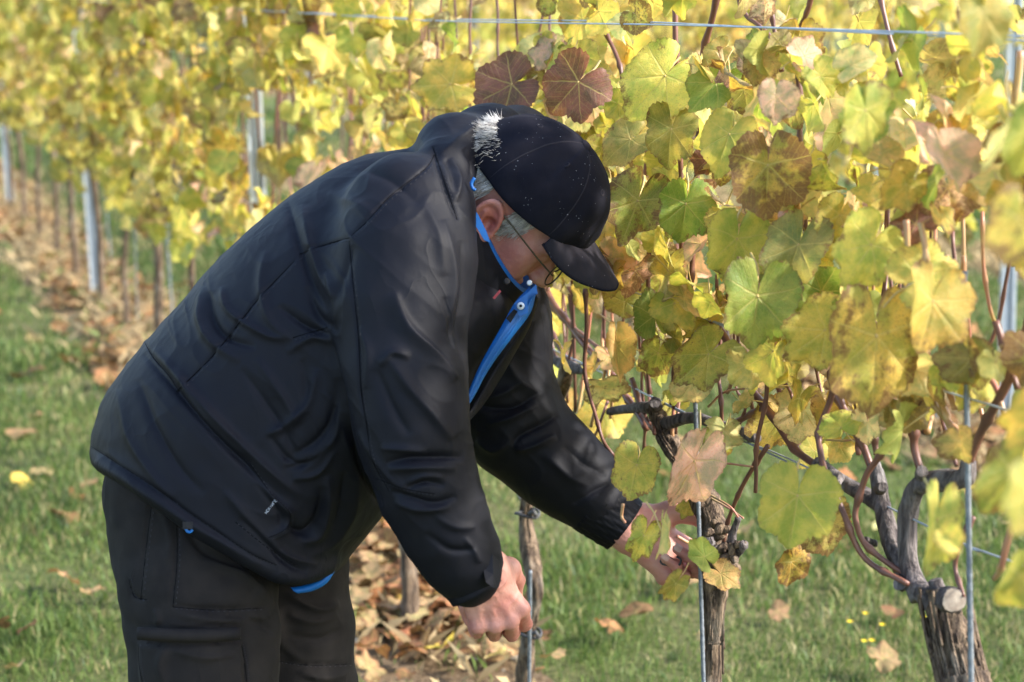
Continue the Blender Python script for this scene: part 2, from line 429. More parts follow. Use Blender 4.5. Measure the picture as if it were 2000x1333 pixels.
def rowdist(x, y):
    """distance across to the nearest vine row, for points on the ground"""
    q = (x - rowx(0)) * RN[0] + y * RN[1]; k = np.clip(np.round(q / PITCH), 0, 5); return np.abs(q - k * PITCH), k
# grass: one object, blades thinned with distance
def grass():
    zs = [(1.9, 4.2, 15000, .0016, .036), (4.2, 6.5, 6800, .0024, .038), (6.5, 10, 2400, .004, .048), (10, 18, 480, .010, .06), (18, 40, 70, .024, .07)]
    P0 = []
    for d0, d1, den, wd, hh in zs:
        a = .52; area = a * (d1 ** 2 - d0 ** 2); n = int(area * den)
        y = np.sqrt(nrg.uniform(d0 ** 2, d1 ** 2, n)); x = nrg.uniform(-a, a, n) * y
        dist, k = rowdist(x, y); on_row0 = (k == 0)
        litter = np.clip((dist - .17) / .16, 0.05, 1)
        cl = .5 + .5 * vnoise(np.stack([x * 2.2, y * 2.2, 0 * x], 1), 3)
        near = on_row0 & (y < 3.35); litter = np.where(near, np.clip(litter, .55, 1), litter)
        keep = nrg.random(n) < litter * (.35 + .95 * cl) * np.where(np.abs(x / y) > .335, .4, 1)
        x, y, cl = x[keep], y[keep], cl[keep]; m = len(x)
        hgt = hh * nrg.uniform(.4, 1.3, m) * (.38 + 1.25 * cl)
        P0.append(np.stack([x, y, np.full(m, wd) * nrg.uniform(.7, 1.3, m), hgt, cl], 1))
    A = np.concatenate(P0); m = len(A)
    x, y, wd, hgt, cl = A.T
    th = nrg.uniform(0, 2 * np.pi, m); lean = nrg.uniform(.15, 1.0, m) * hgt; la = nrg.uniform(0, 2 * np.pi, m)
    dx, dy = np.cos(th) * wd, np.sin(th) * wd
    lx, ly = np.cos(la) * lean, np.sin(la) * lean
    z0 = np.zeros(m)
    V = np.stack([np.stack([x - dx, y - dy, z0 - .004], 1), np.stack([x + dx, y + dy, z0 - .004], 1),
                  np.stack([x - dx * .8 + lx * .35, y - dy * .8 + ly * .35, hgt * .6], 1), np.stack([x + dx * .8 + lx * .35, y + dy * .8 + ly * .35, hgt * .6], 1),
                  np.stack([x + lx, y + ly, hgt], 1)], 1)
    b = np.arange(m)[:, None] * 5
    F = np.concatenate([b + np.array([[0, 1, 3]]), b + np.array([[0, 3, 2]]), b + np.array([[2, 3, 4]])])
    g = np.array([.105, .175, .036]); g2 = np.array([.17, .225, .06]); yl = np.array([.42, .36, .17]); dk = np.array([.06, .12, .035])
    t = nrg.random((m, 1)); c = g * (1 - t) + g2 * t
    s = nrg.random(m); pat = vnoise(np.stack([x * 1.1, y * 1.1, 0 * x], 1), 9)
    c[s < .15 + .22 * pat] = yl; c[s > .86] = dk
    c = c * nrg.uniform(.75, 1.25, (m, 1))
    tint = np.concatenate([c, np.ones((m, 1))], 1)[:, None, :].repeat(5, 1)
    tag(link('grass', mesh('grass', V.reshape(-1, 3), F, [M_GRASS], True, None, {'tint': ('FLOAT_COLOR', tint)})), kind='stuff')
    return m
NG = grass()
def dry_grass():
    n = 26000; y = np.sqrt(nrg.uniform(3.2 ** 2, 14 ** 2, n)); k = nrg.integers(0, 3, n); off = nrg.normal(0.02, .14, n)
    x = rowx(0) + ROWK * y + off * RN[0] + k * PITCH * math.hypot(ROWK, 1); y = y + off * RN[1]
    vis = np.abs(x / y) < .33; keep = vis & (nrg.random(n) < np.where((k == 0) & (y < 3.9), .5, 1) * (.35 + .65 * (vnoise(np.stack([x * 3, y * 3, 0 * x], 1), 13) > -.1)))
    x, y = x[keep], y[keep]; m = len(x); wd = .0004 + .00028 * y; h = nrg.uniform(.02, .10, m); th = nrg.uniform(0, 6.3, m); la = nrg.uniform(0, 6.3, m); ln = nrg.uniform(.2, 1.6, m) * h
    dx, dy = np.cos(th) * wd, np.sin(th) * wd; lx, ly = np.cos(la) * ln, np.sin(la) * ln; z = np.zeros(m)
    V = np.stack([np.stack([x - dx, y - dy, z], 1), np.stack([x + dx, y + dy, z], 1), np.stack([x + lx * .4, y + ly * .4, h * .7], 1), np.stack([x + lx, y + ly, h], 1)], 1)
    b = np.arange(m)[:, None] * 4; F = np.concatenate([b + np.array([[0, 1, 2]]), b + np.array([[1, 3, 2]])])
    c = np.array([.50, .38, .21]) * nrg.uniform(.45, 1.25, (m, 1)); c[nrg.random(m) < .12] = [.16, .22, .06]
    tint = np.concatenate([c, np.ones((m, 1))], 1)[:, None, :].repeat(4, 1)
    tag(link('dry_grass', mesh('dry_grass', V.reshape(-1, 3), F, [M_GRASS], True, None, {'tint': ('FLOAT_COLOR', tint)})), kind='stuff')
dry_grass()

# ------------------------------------------------------------------ leaves (shared meshes)
def leaf_outline(n, seed):
    q = random.Random(seed)
    ks = [0, 24, 50, 78, 104, 140, 166, 178]; vs_ = [1.0, .90, .94, .84, .86, .76, .62, .16]
    dp = q.uniform(.5, 2.1)                                    # how deeply the leaf is lobed
    vs_ = [v if i % 2 == 0 or i > 4 else v - .05 * dp * (1.5 if i in (1, 3) else 1) for i, v in enumerate(vs_)]
    L = [v * q.uniform(.92, 1.08) for v in vs_]; Rr = [v * q.uniform(.92, 1.08) for v in vs_]; Rr[0] = L[0]
    out = []
    for i in range(n):
        a = -180 + 360 * i / n
        r = np.interp(abs(a), ks, L if a < 0 else Rr)
        per = 360 / 34
        tooth = 1 - abs(((a / per) % 1) - .35) / .65
        r *= 1 + (.075 + .05 * math.sin(a * .11 + seed)) * (tooth - .5) * (1 if abs(a) < 160 else 0)
        out.append((R(a), r))
    return out
def leaf_mesh(name, seed, curl=1.0, stalk=True, dry=False, n=90):
    q = random.Random(seed * 7 + 1); o = leaf_outline(n, seed)
    rings = (.0, .3, .62, .86, 1.0)
    V = []; LP = []; F = []; MI = []
    fold = q.uniform(.02, .34) * curl; droop = q.uniform(.0, .42) * curl; ph = q.uniform(0, 6.3); ph2 = q.uniform(0, 6.3); amp = q.uniform(.04, .11) * curl
    side = q.uniform(-.35, .35) * curl; ed = q.uniform(-.25, .3) * curl
    def z(u, v, e, a):
        zz = fold * abs(u) - droop * max(v, 0) ** 2 * .6 + amp * math.sin(3 * a + ph) * e * e + .5 * amp * math.sin(7 * a + ph2) * e ** 4
        zz += side * u * u * (1 if u > 0 else -.6) + ed * max(0, e - .5) ** 2 * math.sin(2 * a + ph2) * 1.6 - .10 * math.exp(-(abs(abs(a) - .87) / .09) ** 2) * e * (1 - e) - .08 * math.exp(-(a / .07) ** 2) * e * (1 - e)
        return zz
    V.append((0, 0, 0)); LP.append((0, 0, 0))
    for e in rings[1:]:
        for a, r in o:
            rr = r * e if e == 1 else e * (r * .75 + .25 * .85 * (1 if abs(a) < 2.9 else .4))
            u, v = rr * math.sin(a), rr * math.cos(a)
            V.append((u, v, z(u, v, e, a))); LP.append((u, v, e))
    for j in range(n): F.append((0, 1 + (j + 1) % n, 1 + j)); MI.append(0)
    for k in range(len(rings) - 2):
        for j in range(n):
            a = 1 + k * n; F.append((a + j, a + (j + 1) % n, a + n + (j + 1) % n, a + n + j)); MI.append(0)
    # the cut at the stalk stays open: drop the faces that bridge it
    keep = [i for i, f in enumerate(F) if not (len(f) == 4 and ({(f[0] - 1) % n} & {n - 1, 0}))]
    F = [F[i] for i in keep]; MI = [MI[i] for i in keep]
    if stalk:
        L = q.uniform(.55, .95); path = catmull([(0, .03, .015), (0.02, -.16 * L, -.10), (.05 * q.uniform(-1, 1), -.5 * L, -.30), (.1 * q.uniform(-1, 1), -.8 * L, -.62 * L)], 4)
        tv, tf = tube(path, np.linspace(.022, .030, len(path)), 5, False); b = len(V)
        V += [tuple(p) for p in tv]; LP += [(0, 0, 0)] * len(tv)
        F += [tuple(i + b for i in f) for f in tf]; MI += [1] * len(tf)
    return mesh(name, V, F, [M_DRY if dry else M_LEAF, M_PET], True, MI, {'lp': ('FLOAT_VECTOR', LP)})
LEAVES = [leaf_mesh('leaf', s, 1.35) for s in range(16)]
FLAT = [leaf_mesh('leaf', 40 + s, .85) for s in range(6)]
CURL = [leaf_mesh('leaf', 60 + s, 2.1) for s in range(6)]
SMALL = [leaf_mesh('leaf', 90 + s, 1.2, True, False, 36) for s in range(8)]
DRY = [leaf_mesh('fallen_leaf', 120 + s, 1.35, False, True, 60) for s in range(10)]
PAL = dict(yellow=(.78, .64, .17), gold=(.70, .51, .12), olive=(.46, .43, .10), lime=(.60, .58, .13), green=(.30, .38, .08), cream=(.84, .73, .38),
           pink=(.88, .58, .46), purple=(.26, .115, .105), grey=(.40, .37, .13), tan=(.62, .44, .17), rust=(.33, .15, .085), straw=(.44, .31, .19), brown=(.17, .09, .055), dtan=(.37, .24, .15))
def leaf_color(o, key, amt=None, q=rnd):
    c = PAL[key]; f = q.uniform(.82, 1.15)
    o.color = (c[0] * f * q.uniform(.93, 1.07), c[1] * f * q.uniform(.93, 1.07), c[2] * f, amt if amt is not None else min(1, q.random() ** 1.7 * .95))
def orient(o, pos, tip, nor, size, wide=1.0):
    tip = Vector(tip).normalized(); nor = Vector(nor); nor = (nor - tip * nor.dot(tip)).normalized(); x = tip.cross(nor)
    m_ = Matrix.Translation(Vector(pos)) @ Matrix((x, tip, nor)).transposed().to_4x4() @ Matrix.Scale(size, 4) @ Matrix.Diagonal((wide, 1, 1, 1))
    o.matrix_local = m_; return m_

# fallen leaves
the_s, the_k = 'the straighter blurred slim trunk', 'the kinked blurred slim trunk'
LAND = [((800, 1242), 'the short grey trunk base left of the fist'), ((1022, 1345), 'the slim trunk behind the fist'), ((1390, 1460), 'the middle trunk'), ((1890, 1440), 'the thick right trunk'), ((188, 592), 'the white-edged steel post'), ((22, 412), 'the far left steel post'), ((335, 605), the_s), ((282, 640), the_k), ((130, 530), 'the trunk beside the white-edged post'), ((1962, 838), 'the tall steel post behind'), ((1240, 640), 'the second row under the cap brim'), ((60, 1050), 'the man, out on the grass'), ((1600, 1120), 'the buttercups, out on the grass'), ((720, 1060), 'the pale stones'), ((95, 1320), 'the lower left corner')]
LANDW = [(G(*p), n) for p, n in LAND]
WORDS = {'rust': 'rusty orange', 'straw': 'straw coloured', 'brown': 'dark brown', 'gold': 'golden yellow', 'dtan': 'tan', 'cream': 'pale cream'}
def litter():
    cand = []
    for i in range(5200):
        y = math.sqrt(rnd.uniform(3.4 ** 2, 15 ** 2)); off = rnd.gauss(.04, .13)
        if abs(off - .03) > .30: continue
        if y < 4.05 and rnd.random() < .88: continue
        if vnoise(np.array([[rowx(y) * 2.6 + off * 5, y * 2.6, .5]]), 5)[0] < -.12 and rnd.random() < .72: continue
        p = np.array([rowx(y), y, 0]) + RN * off; cand.append((p, y))
    for i in range(230):
        y = rnd.uniform(2.6, 9); x = rnd.uniform(-.32, .32) * y; cand.append((np.array([x, y, 0]), y))
    for i in range(80):                                  # drift of leaves round the short trunk base
        p = G(rnd.gauss(780, 110), rnd.gauss(1230, 60)); cand.append((p, p[1]))
    for i in range(1500):
        y = rnd.uniform(4.5, 13); p = np.array([rowx(y), y, 0]) + RN * (PITCH + rnd.gauss(0, .13)); cand.append((p, y))
    vis = []
    for p, y in cand:
        px, py, d = proj(p)
        if -20 < px < 2020 and py < 1360: vis.append((p, d, px, py))
    vis.sort(key=lambda t: t[1])
    def hidden(px, py): return (200 < px < 690 and py > 1000) or (260 < px < 1000 and py < 1000 and py > 930 - .95 * px and (py < 700 or px < 900))
    seen = [v for v in vis if not hidden(v[2], v[3])]
    def lay(p, name, big=1.0):
        o = bpy.data.objects.new(name, rnd.choice(DRY)); s = rnd.uniform(.026, .056) * big; up = rnd.random() < .75
        t = Vector((rnd.gauss(0, 1), rnd.gauss(0, 1), rnd.gauss(0, .22))); n = Vector((rnd.gauss(0, .32), rnd.gauss(-.15, .32), 1 if up else -1))
        m_ = orient(o, (p[0], p[1], rnd.uniform(.014, .045) + (0 if up else .018) + (.018 if p[1] < 4.7 else 0)), t, n, s)
        key = rnd.choices(['rust', 'straw', 'brown', 'gold', 'dtan', 'cream'], [7, 3.5, 6, .6, 5, .3])[0]; leaf_color(o, key, rnd.random() * .6)
        return o, m_, key, s, up
    for p, d, px, py in seen[:292]:
        o, m_, key, s, up = lay(p, 'fallen_leaf'); COL.objects.link(o)
        near = min(LANDW, key=lambda t: np.linalg.norm(t[0] - p))
        side = ('left of' if px < proj(near[0])[0] else 'right of') if rnd.random() < 2 else ''
        size = 'small' if s < .036 else 'large' if s > .047 else 'middling'
        tag(o, f"{size} {WORDS[key]} {'cupped' if up else 'flipped'} leaf {side} {near[1]}", 'leaf', 'fallen vine leaves on the ground')
    rest = seen[292:]; lowv = []
    for s in range(4):
        me = leaf_mesh('low', 150 + s, 1.3, False, True, 24)
        a = np.zeros(len(me.vertices) * 3, np.float32); me.attributes['lp'].data.foreach_get('vector', a)
        lowv.append((np.array([tuple(v.co) for v in me.vertices]), [tuple(p.vertices) for p in me.polygons], a.reshape(-1, 3)))
        bpy.data.meshes.remove(me)
    for g, col in enumerate(((.31, .155, .09, .4), (.41, .28, .17, .25), (.18, .095, .055, .5), (.35, .22, .135, .3))):
        V = []; F = []; LP = []; n = 0
        for p, d, px, py in rest[g::4]:
            o, m_, *_ = lay(p, 'tmp', 1.1); v, f, lp = lowv[rnd.randrange(4)]; M = np.array(m_)
            V.append(v @ M[:3, :3].T + M[:3, 3]); LP.append(lp); F += [tuple(i + n for i in q) for q in f]; n += len(v); bpy.data.objects.remove(o)
        o = link('leaf_litter', mesh('leaf_litter', np.concatenate(V), F, [M_DRY], True, None, {'lp': ('FLOAT_VECTOR', np.concatenate(LP))}))
        o.color = col; tag(o, kind='stuff')
litter()
# pale limestone pieces on the bare strip
def stone_mesh(seed):
    q = np.random.default_rng(seed); u = [(0, 0, 1), (0, 0, -1)] + [(math.cos(a + k * .5) * c, math.sin(a + k * .5) * c, z) for k, (z, c) in enumerate(((.55, .8), (-.1, 1), (-.6, .75))) for a in np.arange(6) * math.pi / 3]
    V = np.array(u) * q.uniform(.75, 1.2, (20, 1)) * np.array([1, .75, .55])
    F = [(0, 2 + i, 2 + (i + 1) % 6) for i in range(6)] + [(1, 14 + (i + 1) % 6, 14 + i) for i in range(6)]
    for k in (0, 1): F += [(2 + k * 6 + i, 8 + k * 6 + i, 8 + k * 6 + (i + 1) % 6, 2 + k * 6 + (i + 1) % 6) for i in range(6)]
    return mesh('stone', V, F, [M_STONE], False)
STM = [stone_mesh(i) for i in range(6)]
for i in range(96):
    for _ in range(20):
        px, py = rnd.gauss(735, 60), rnd.gauss(1085, 60)
        if i > 90: px, py = rnd.uniform(880, 1030), rnd.gauss(1315, 20)
        if py > 960: break
    p = G(px, py); o = bpy.data.objects.new('stone', rnd.choice(STM)); COL.objects.link(o)
    s = rnd.uniform(.006, .021); o.scale = (s, s, s); o.rotation_euler = (rnd.uniform(-.4, .4), rnd.uniform(-.4, .4), rnd.uniform(0, 6)); o.location = (p[0], p[1], s * .25 + .004)
    tag(o, ('tiny' if s < .010 else 'small' if s < .015 else 'larger') + ' pale limestone ' + (('left of' if px < 735 else 'right of') + (' the jacket hem, upper' if py < 1060 else ' the jacket hem, middle' if py < 1110 else ' the short trunk base, lower') + ' patch' if i <= 90 else 'on the soil below the fist'), 'stone', 'pale stones under the vine row')

# ------------------------------------------------------------------ posts, stakes, wires
def post(p, h, lean, label, group, yaw):
    root = empty('metal_post', p, label, 'post', group)
    ax = np.array([lean[0], lean[1], 1.0]); ax /= np.linalg.norm(ax)
    d = np.array([math.cos(yaw), math.sin(yaw), 0]); n = np.cross(ax, d); base = np.array(p, float)
    prof = [(a * .85, b) for a, b in [(-.030, -.016), (-.030, .016), (-.016, .016), (-.016, -.004), (-.005, .004), (.005, .004), (.016, -.004), (.016, .016), (.030, .016), (.030, -.016), (.027, -.016), (.027, .013), (.019, .013), (.019, -.0075), (.006, .001), (-.006, .001), (-.019, -.0075), (-.019, .013), (-.027, .013), (-.027, -.016)]]
    V = []; F = []; m = len(prof)
    for k in (0, 1):
        for a, b in prof: V.append(base + ax * (-.05 + k * (h + .05)) + d * a + n * b)
    for i in range(m): F.append((i, (i + 1) % m, m + (i + 1) % m, m + i))
    half = m // 2
    for k in (0, m):
        for i in range(half - 1): F.append((k + i, k + i + 1, k + m - 2 - i, k + m - 1 - i))
    part('post_profile', V, F, [M_STEEL], root, False)
    for k in range(7):
        c = base + ax * (.55 + k * .2) + d * .0265; hb, hf = box(c, (d, n, ax), (.006, .004, .010)); part('wire_hook', hb, hf, [M_STEEL], root, False)
    return root
ya = math.atan2(RD[1], RD[0])
post(G(528, 940), 2.0, (-.012, 0), 'metal post just behind the bent man\'s back, showing above his jacket', 'steel posts along the near vine row', ya + 1.35)
post(G(190, 592), 1.95, (-.02, 0), 'galvanised steel post with white lit edge left of the man, leaning vine beside it', 'steel posts along the near vine row', ya + 1.35)
post(G(22, 412), 1.9, (-.02, 0), 'blurred galvanised steel post at the far left end of the row', 'steel posts along the near vine row', ya + 1.35)
post(G(1962, 838), 1.9, (-.035, .0), 'tall steel post in the second row behind the rightmost vine', 'steel posts along the second row', ya + 1.2)
for i, y in enumerate((9.6, 13.0)):
    p = np.array([rowx(y), y, 0]) + RN * PITCH; post(p, 2, (-.01, 0), ['steel post half hidden by leaves in the second row, above the man\'s cap', 'far steel post among yellow leaves in the second row'][i], 'steel posts along the second row', ya + 1.2)
post(np.array([rowx(9.0), 9.0, 0]) + RN * 2 * PITCH, 2, (0, 0), 'far blurred steel post in the third row, top right', 'steel posts along the second row', ya + 1.2)

def rod(px0, py0, px1, py1, off, label, r=.0034, ground=True):
    a, b = PR(px0, py0, off), PR(px1, py1, off); d = (a - b) / np.linalg.norm(a - b)
    if ground: b = b + d * ((-.03 - b[2]) / d[2])
    root = empty('support_stake', b, label, 'stake', 'steel rods beside the vines')
    n = max(12, int(np.linalg.norm(a - b) / .006)); n = min(n, 160)
    pt = np.linspace(b, a, n); rr = r * (1 + .10 * (np.arange(n) % 2))
    V, F = tube(pt, rr, 7); part('rod', V, F, [M_ROD], root)
    return root, a, b
rod(1036, 1115, 1034, 1320, -.035, 'thin ribbed steel rod against the dark trunk, beside the man\'s fist')
rod(1352, 575, 1374, 1325, -.03, 'thin steel rod standing by the middle vine, touched by the far hand')
rod(1884, 530, 1897, 1330, -.055, 'grey steel rod in front of the thick rightmost vine trunk')
rod(322, 410, 336, 600, .03, 'thin blurred steel rod behind a slim trunk left of the man', .0035)
rod(205, 380, 222, 560, .25, 'faint thin steel rod right of the white-edged post', .003)
rod(262, 440, 268, 600, .06, 'thin blurred rod between two slim trunks left of the man', .003)
rod(1822, 730, 1834, 860, PITCH - .05, 'short grey rod in the second row, seen under the large yellow leaf', .005)

def wire(pts, off, label, r=.0014, group='trellis wires of the near row'):
    q = [PR(*p, off) for p in pts]
    d0 = q[0] - q[1]; d0 /= np.linalg.norm(d0); far = q[0] + RD * 9 + np.array([0, 0, -.02]); d1 = q[-1] - q[-2]; d1 /= np.linalg.norm(d1)
    path = catmull([far] + q + [q[-1] + d1 * 1.2], 5)
    root = q[len(q) // 2]; o = link('trellis_wire', mesh('trellis_wire', *[(v if i else v - root) for i, v in enumerate(tube(path, r, 5))], [M_WIRE]), None, root)
    return tag(o, label, 'wire', group)
wire([(590, 26), (850, 41), (1300, 49), (1700, 61), (2000, 71)], -.09, 'upper strand of the bright twin wire running across the top')
wire([(590, 24), (850, 37), (1150, 41), (1300, 45), (1420, 51)], -.06, 'second thinner strand of the twin wire at the top, crossing the first')
wire([(1195, 555), (1371, 621), (1770, 742), (1990, 808)], -.02, 'middle thin wire passing from the cap brim down through the leaves')
wire([(1150, 716), (1250, 765), (1420, 850), (1540, 896), (1890, 1066), (1990, 1102)], 0, 'lowest thin wire along the old wood of the vines')
for z, lab in ((.78, 'low wire of the second row, seen under the foliage'), (1.15, 'middle wire of the second row behind the yellow leaves')):
    a = np.array([rowx(3), 3, z]) + RN * PITCH; b = np.array([rowx(16), 16, z]) + RN * PITCH
    V, F = tube(np.linspace(a, b, 30), .0014, 5); tag(link('trellis_wire', mesh('trellis_wire', V - a, F, [M_WIRE]), None, a), lab, 'wire', 'trellis wires of the second row')

# yellow flowers in the grass
for px, py, lab in ((1805, 1208, 'yellow flower right beside the thick rightmost trunk'), (1688, 1254, 'left one of two small yellow buttercups close together in the grass'), (1703, 1253, 'right one of two small yellow buttercups close together in the grass'), (1723, 1222, 'small yellow flower on a tall thin stem above the pair'), (1660, 1216, 'tiny yellow flower head left of the pair of buttercups'), (1690, 1200, 'tiny yellow flower highest of the group in the grass')):
    g = G(px + rnd.uniform(-3, 3), py + 70); h = .075 + rnd.uniform(0, .03)
    f = empty('yellow_flower', g, lab, 'flower', 'yellow flowers in the grass')
    d = (g - CAM) @ FW; top = P(px, py, d)
    V, F = tube(catmull([g, (g + top) / 2 + np.array([.006, 0, 0]), top], 4), .0012, 5); part('stem', V, F, [M_STEM], f)
    for k in range(5):
        a = k * 2 * math.pi / 5; r = .0068 if k else .0074
        u = np.array([math.cos(a), math.sin(a), .55]); w = np.array([-math.sin(a), math.cos(a), 0])
        V = [top, top + u * r * .55 + w * r * .42, top + u * r * 1.05 + w * r * .25, top + u * r * 1.05 - w * r * .25, top + u * r * .55 - w * r * .42]
        V += [v - np.array([0, 0, .0008]) for v in V]
        part('petal', V, [(0, 1, 2, 3, 4), (9, 8, 7, 6, 5)] + [(i, i + 5, (i + 1) % 5 + 5, (i + 1) % 5) for i in range(5)], [M_PETAL], f, False)
# ------------------------------------------------------------------ the man
D0 = 2.62
man = empty('person', (*P(430, 1000, D0)[:2], 0), 'bending man in dark jacket and black cap reaching into the vine with both hands', 'person')
def pxm(V):
    q = np.asarray(V) - CAM; d = q @ FW
    return 1000 + FPX * (q @ RT) / d, 666.5 - FPX * (q @ UPV) / d, d
def poly_sdf(px, py, poly):
    """signed distance (photo pixels) to a closed polygon, negative inside"""
    poly = np.asarray(poly, float); d = np.full(px.shape, 1e9); ins = np.zeros(px.shape, bool)
    for a, b in zip(poly, np.roll(poly, -1, 0)):
        e = b - a; wx, wy = px - a[0], py - a[1]; t = np.clip((wx * e[0] + wy * e[1]) / (e @ e), 0, 1)
        d = np.minimum(d, (wx - t * e[0]) ** 2 + (wy - t * e[1]) ** 2)
        c = (a[1] > py) != (b[1] > py)
        ins ^= c & (px < e[0] * (py - a[1]) / (e[1] if e[1] else 1e-9) + a[0])
    return np.where(ins, -1, 1) * np.sqrt(d)
TORSO = catmull([(172, 888), (177, 845), (198, 780), (236, 722), (290, 655), (345, 595), (410, 520), (480, 450), (560, 383), (630, 337), (700, 305), (770, 291), (850, 286),
                 (895, 330), (935, 430), (975, 520), (1005, 575), (1005, 625), (985, 665), (940, 725), (908, 795), (880, 850), (850, 905), (800, 960), (757, 1002), (728, 1040), (694, 1078), (662, 1112),
                 (605, 1140), (548, 1140), (500, 1117), (440, 1082), (380, 1047), (318, 1003), (250, 955), (192, 918), (172, 888)], 3)[:-1]
GX, GY = np.meshgrid(np.arange(100, 1120, 6.0), np.arange(200, 1220, 6.0), indexing='ij')
TD = poly_sdf(GX, GY, TORSO)
for _ in range(10):                                        # soften the ridge down the middle
    q = np.pad(TD, 1, 'edge'); sm = (q[:-2, 1:-1] + q[2:, 1:-1] + q[1:-1, :-2] + q[1:-1, 2:]) / 4
    TD = np.where(TD < -60, .3 * TD + .7 * sm, TD)
TEXT = np.array([q for q in TORSO if not (q[1] > 886 and q[0] < 675 and q[1] > 886 + (q[0] - 172) * .38)] ); k_ = int(np.argmax(TEXT[:, 1] * (TEXT[:, 0] > 640)))
TEXT = np.concatenate([TEXT[:k_ + 1], [(700, 1180), (640, 1300), (400, 1300), (200, 1160), (140, 940)], TEXT[k_ + 1:]])
TE = poly_sdf(GX, GY, TEXT)
for _ in range(10):
    q = np.pad(TE, 1, 'edge'); sm = (q[:-2, 1:-1] + q[2:, 1:-1] + q[1:-1, :-2] + q[1:-1, 2:]) / 4; TE = np.where(TE < -60, .3 * TE + .7 * sm, TE)
def samp(T, px, py):
    fx = np.clip((px - 100) / 6, 0, T.shape[0] - 1.001); fy = np.clip((py - 200) / 6, 0, T.shape[1] - 1.001)
    i, j = fx.astype(int), fy.astype(int); u, v = fx - i, fy - j
    return ((T[i, j] * (1 - u) + T[i + 1, j] * u) * (1 - v) + (T[i, j + 1] * (1 - u) + T[i + 1, j + 1] * u) * v) * D0 / FPX
def torso(p):
    px, py, d = pxm(p); s = samp(TE, px, py)
    al = ((px - 370) + (960 - py)) / 1000.0
    wd = np.interp(al, [-.30, -.1, 0, .3, .75, .95, 1.12], [.21, .215, .215, .225, .235, .19, .13])
    a = np.clip((.20 + s) / .20, 0, None); b = np.abs(d - D0) / wd
    g = ((a ** 2.2 + b ** 2.2) ** (1 / 2.2) - 1) * .17
    return smax(g, samp(TD, px, py), .012)                 # the hem is cut off, not rounded away
def st(*rows): return [(P(x, y, d), r * d / FPX) for x, y, r, d in rows]
NEAR = st((800, 430, 132, 2.46), (790, 520, 132, 2.42), (780, 610, 126, 2.40), (788, 720, 116, 2.38), (800, 810, 106, 2.37), (812, 880, 96, 2.37), (838, 960, 92, 2.375), (872, 1040, 79, 2.38), (905, 1095, 66, 2.39), (922, 1128, 54, 2.40))
FAR = st((930, 520, 120, 2.84), (960, 640, 112, 2.87), (976, 770, 103, 2.88), (1010, 835, 96, 2.88), (1085, 905, 86, 2.88), (1140, 950, 74, 2.88), (1166, 982, 61, 2.868))
HOOD = [(P(868, 335, 2.50), .044), (P(892, 300, 2.58), .054), (P(955, 284, 2.68), .056), (P(1012, 282, 2.78), .054), (P(1035, 305, 2.85), .048)]
HOOD2 = [(P(884, 400, 2.47), .028), (P(860, 345, 2.50), .042)]
def jacket_f(p):
    d = torso(p)
    n = chain(p, NEAR, .03); f = chain(p, FAR, .03)
    d = smin(d, f, .04); d = smin(d, n, .028)
    h = smin(chain(p, HOOD, .03), chain(p, HOOD2, .03), .02)
    d = smin(d, h, .018)
    neck = cone(p, P(905, 430, D0 + .02), P(1050, 470, D0 + .02), .085, .10)     # room for the neck
    return smax(d, -neck, .015)
def bbox(pts, m):
    a = np.array(pts); return a.min(0) - m, a.max(0) + m
lo, hi = bbox([P(150, 200, 2.55), P(150, 1200, 2.55), P(1230, 200, 2.6), P(1230, 1200, 2.6), P(900, 1150, 2.28), P(900, 1000, 2.28), P(1100, 700, 2.98), P(1100, 210, 2.98), P(150, 1200, 2.9)], .01)
JV, JQ = sdf_mesh(jacket_f, lo, hi, .0052, 3)
# folds: (photo polyline, height in mm, width toward each side in px); read on the side that faces the row's alley
def fold(V, N, items, side):
    px, py, d = pxm(V); m = np.clip((-(N @ FW) if side < 0 else (N @ FW)) * 2.2 + .15, 0, 1)
    disp = np.zeros(len(V))
    for pts, amp, w1, w2 in items:
        q = catmull(pts, 5)[:, :2]; best = np.full(len(V), 1e9); sg = np.zeros(len(V)); tt = np.zeros(len(V)); n = len(q) - 1
        mnx, mny = q.min(0) - 4 * max(w1, w2); mxx, mxy = q.max(0) + 4 * max(w1, w2)
        sel = np.where((px > mnx) & (px < mxx) & (py > mny) & (py < mxy) & (m > 0))[0]
        if not len(sel): continue
        X, Y = px[sel], py[sel]; b_ = best[sel]; s_ = sg[sel]; t_ = tt[sel]
        for i in range(n):
            a, b = q[i], q[i + 1]; e = b - a; t = np.clip(((X - a[0]) * e[0] + (Y - a[1]) * e[1]) / (e @ e + 1e-9), 0, 1)
            dx, dy = X - a[0] - t * e[0], Y - a[1] - t * e[1]; dd = dx * dx + dy * dy; k = dd < b_
            b_ = np.where(k, dd, b_); s_ = np.where(k, np.sign(e[0] * dy - e[1] * dx), s_); t_ = np.where(k, (i + t) / n, t_)
        w = np.where(s_ > 0, w1, w2) * .64; tap = np.clip(np.sin(np.pi * np.clip(t_, .0, 1)), 0, 1) ** .6
        disp[sel] += amp * .001 * np.exp(-(b_ / (w * w)) ** .72) * tap
    return disp * m
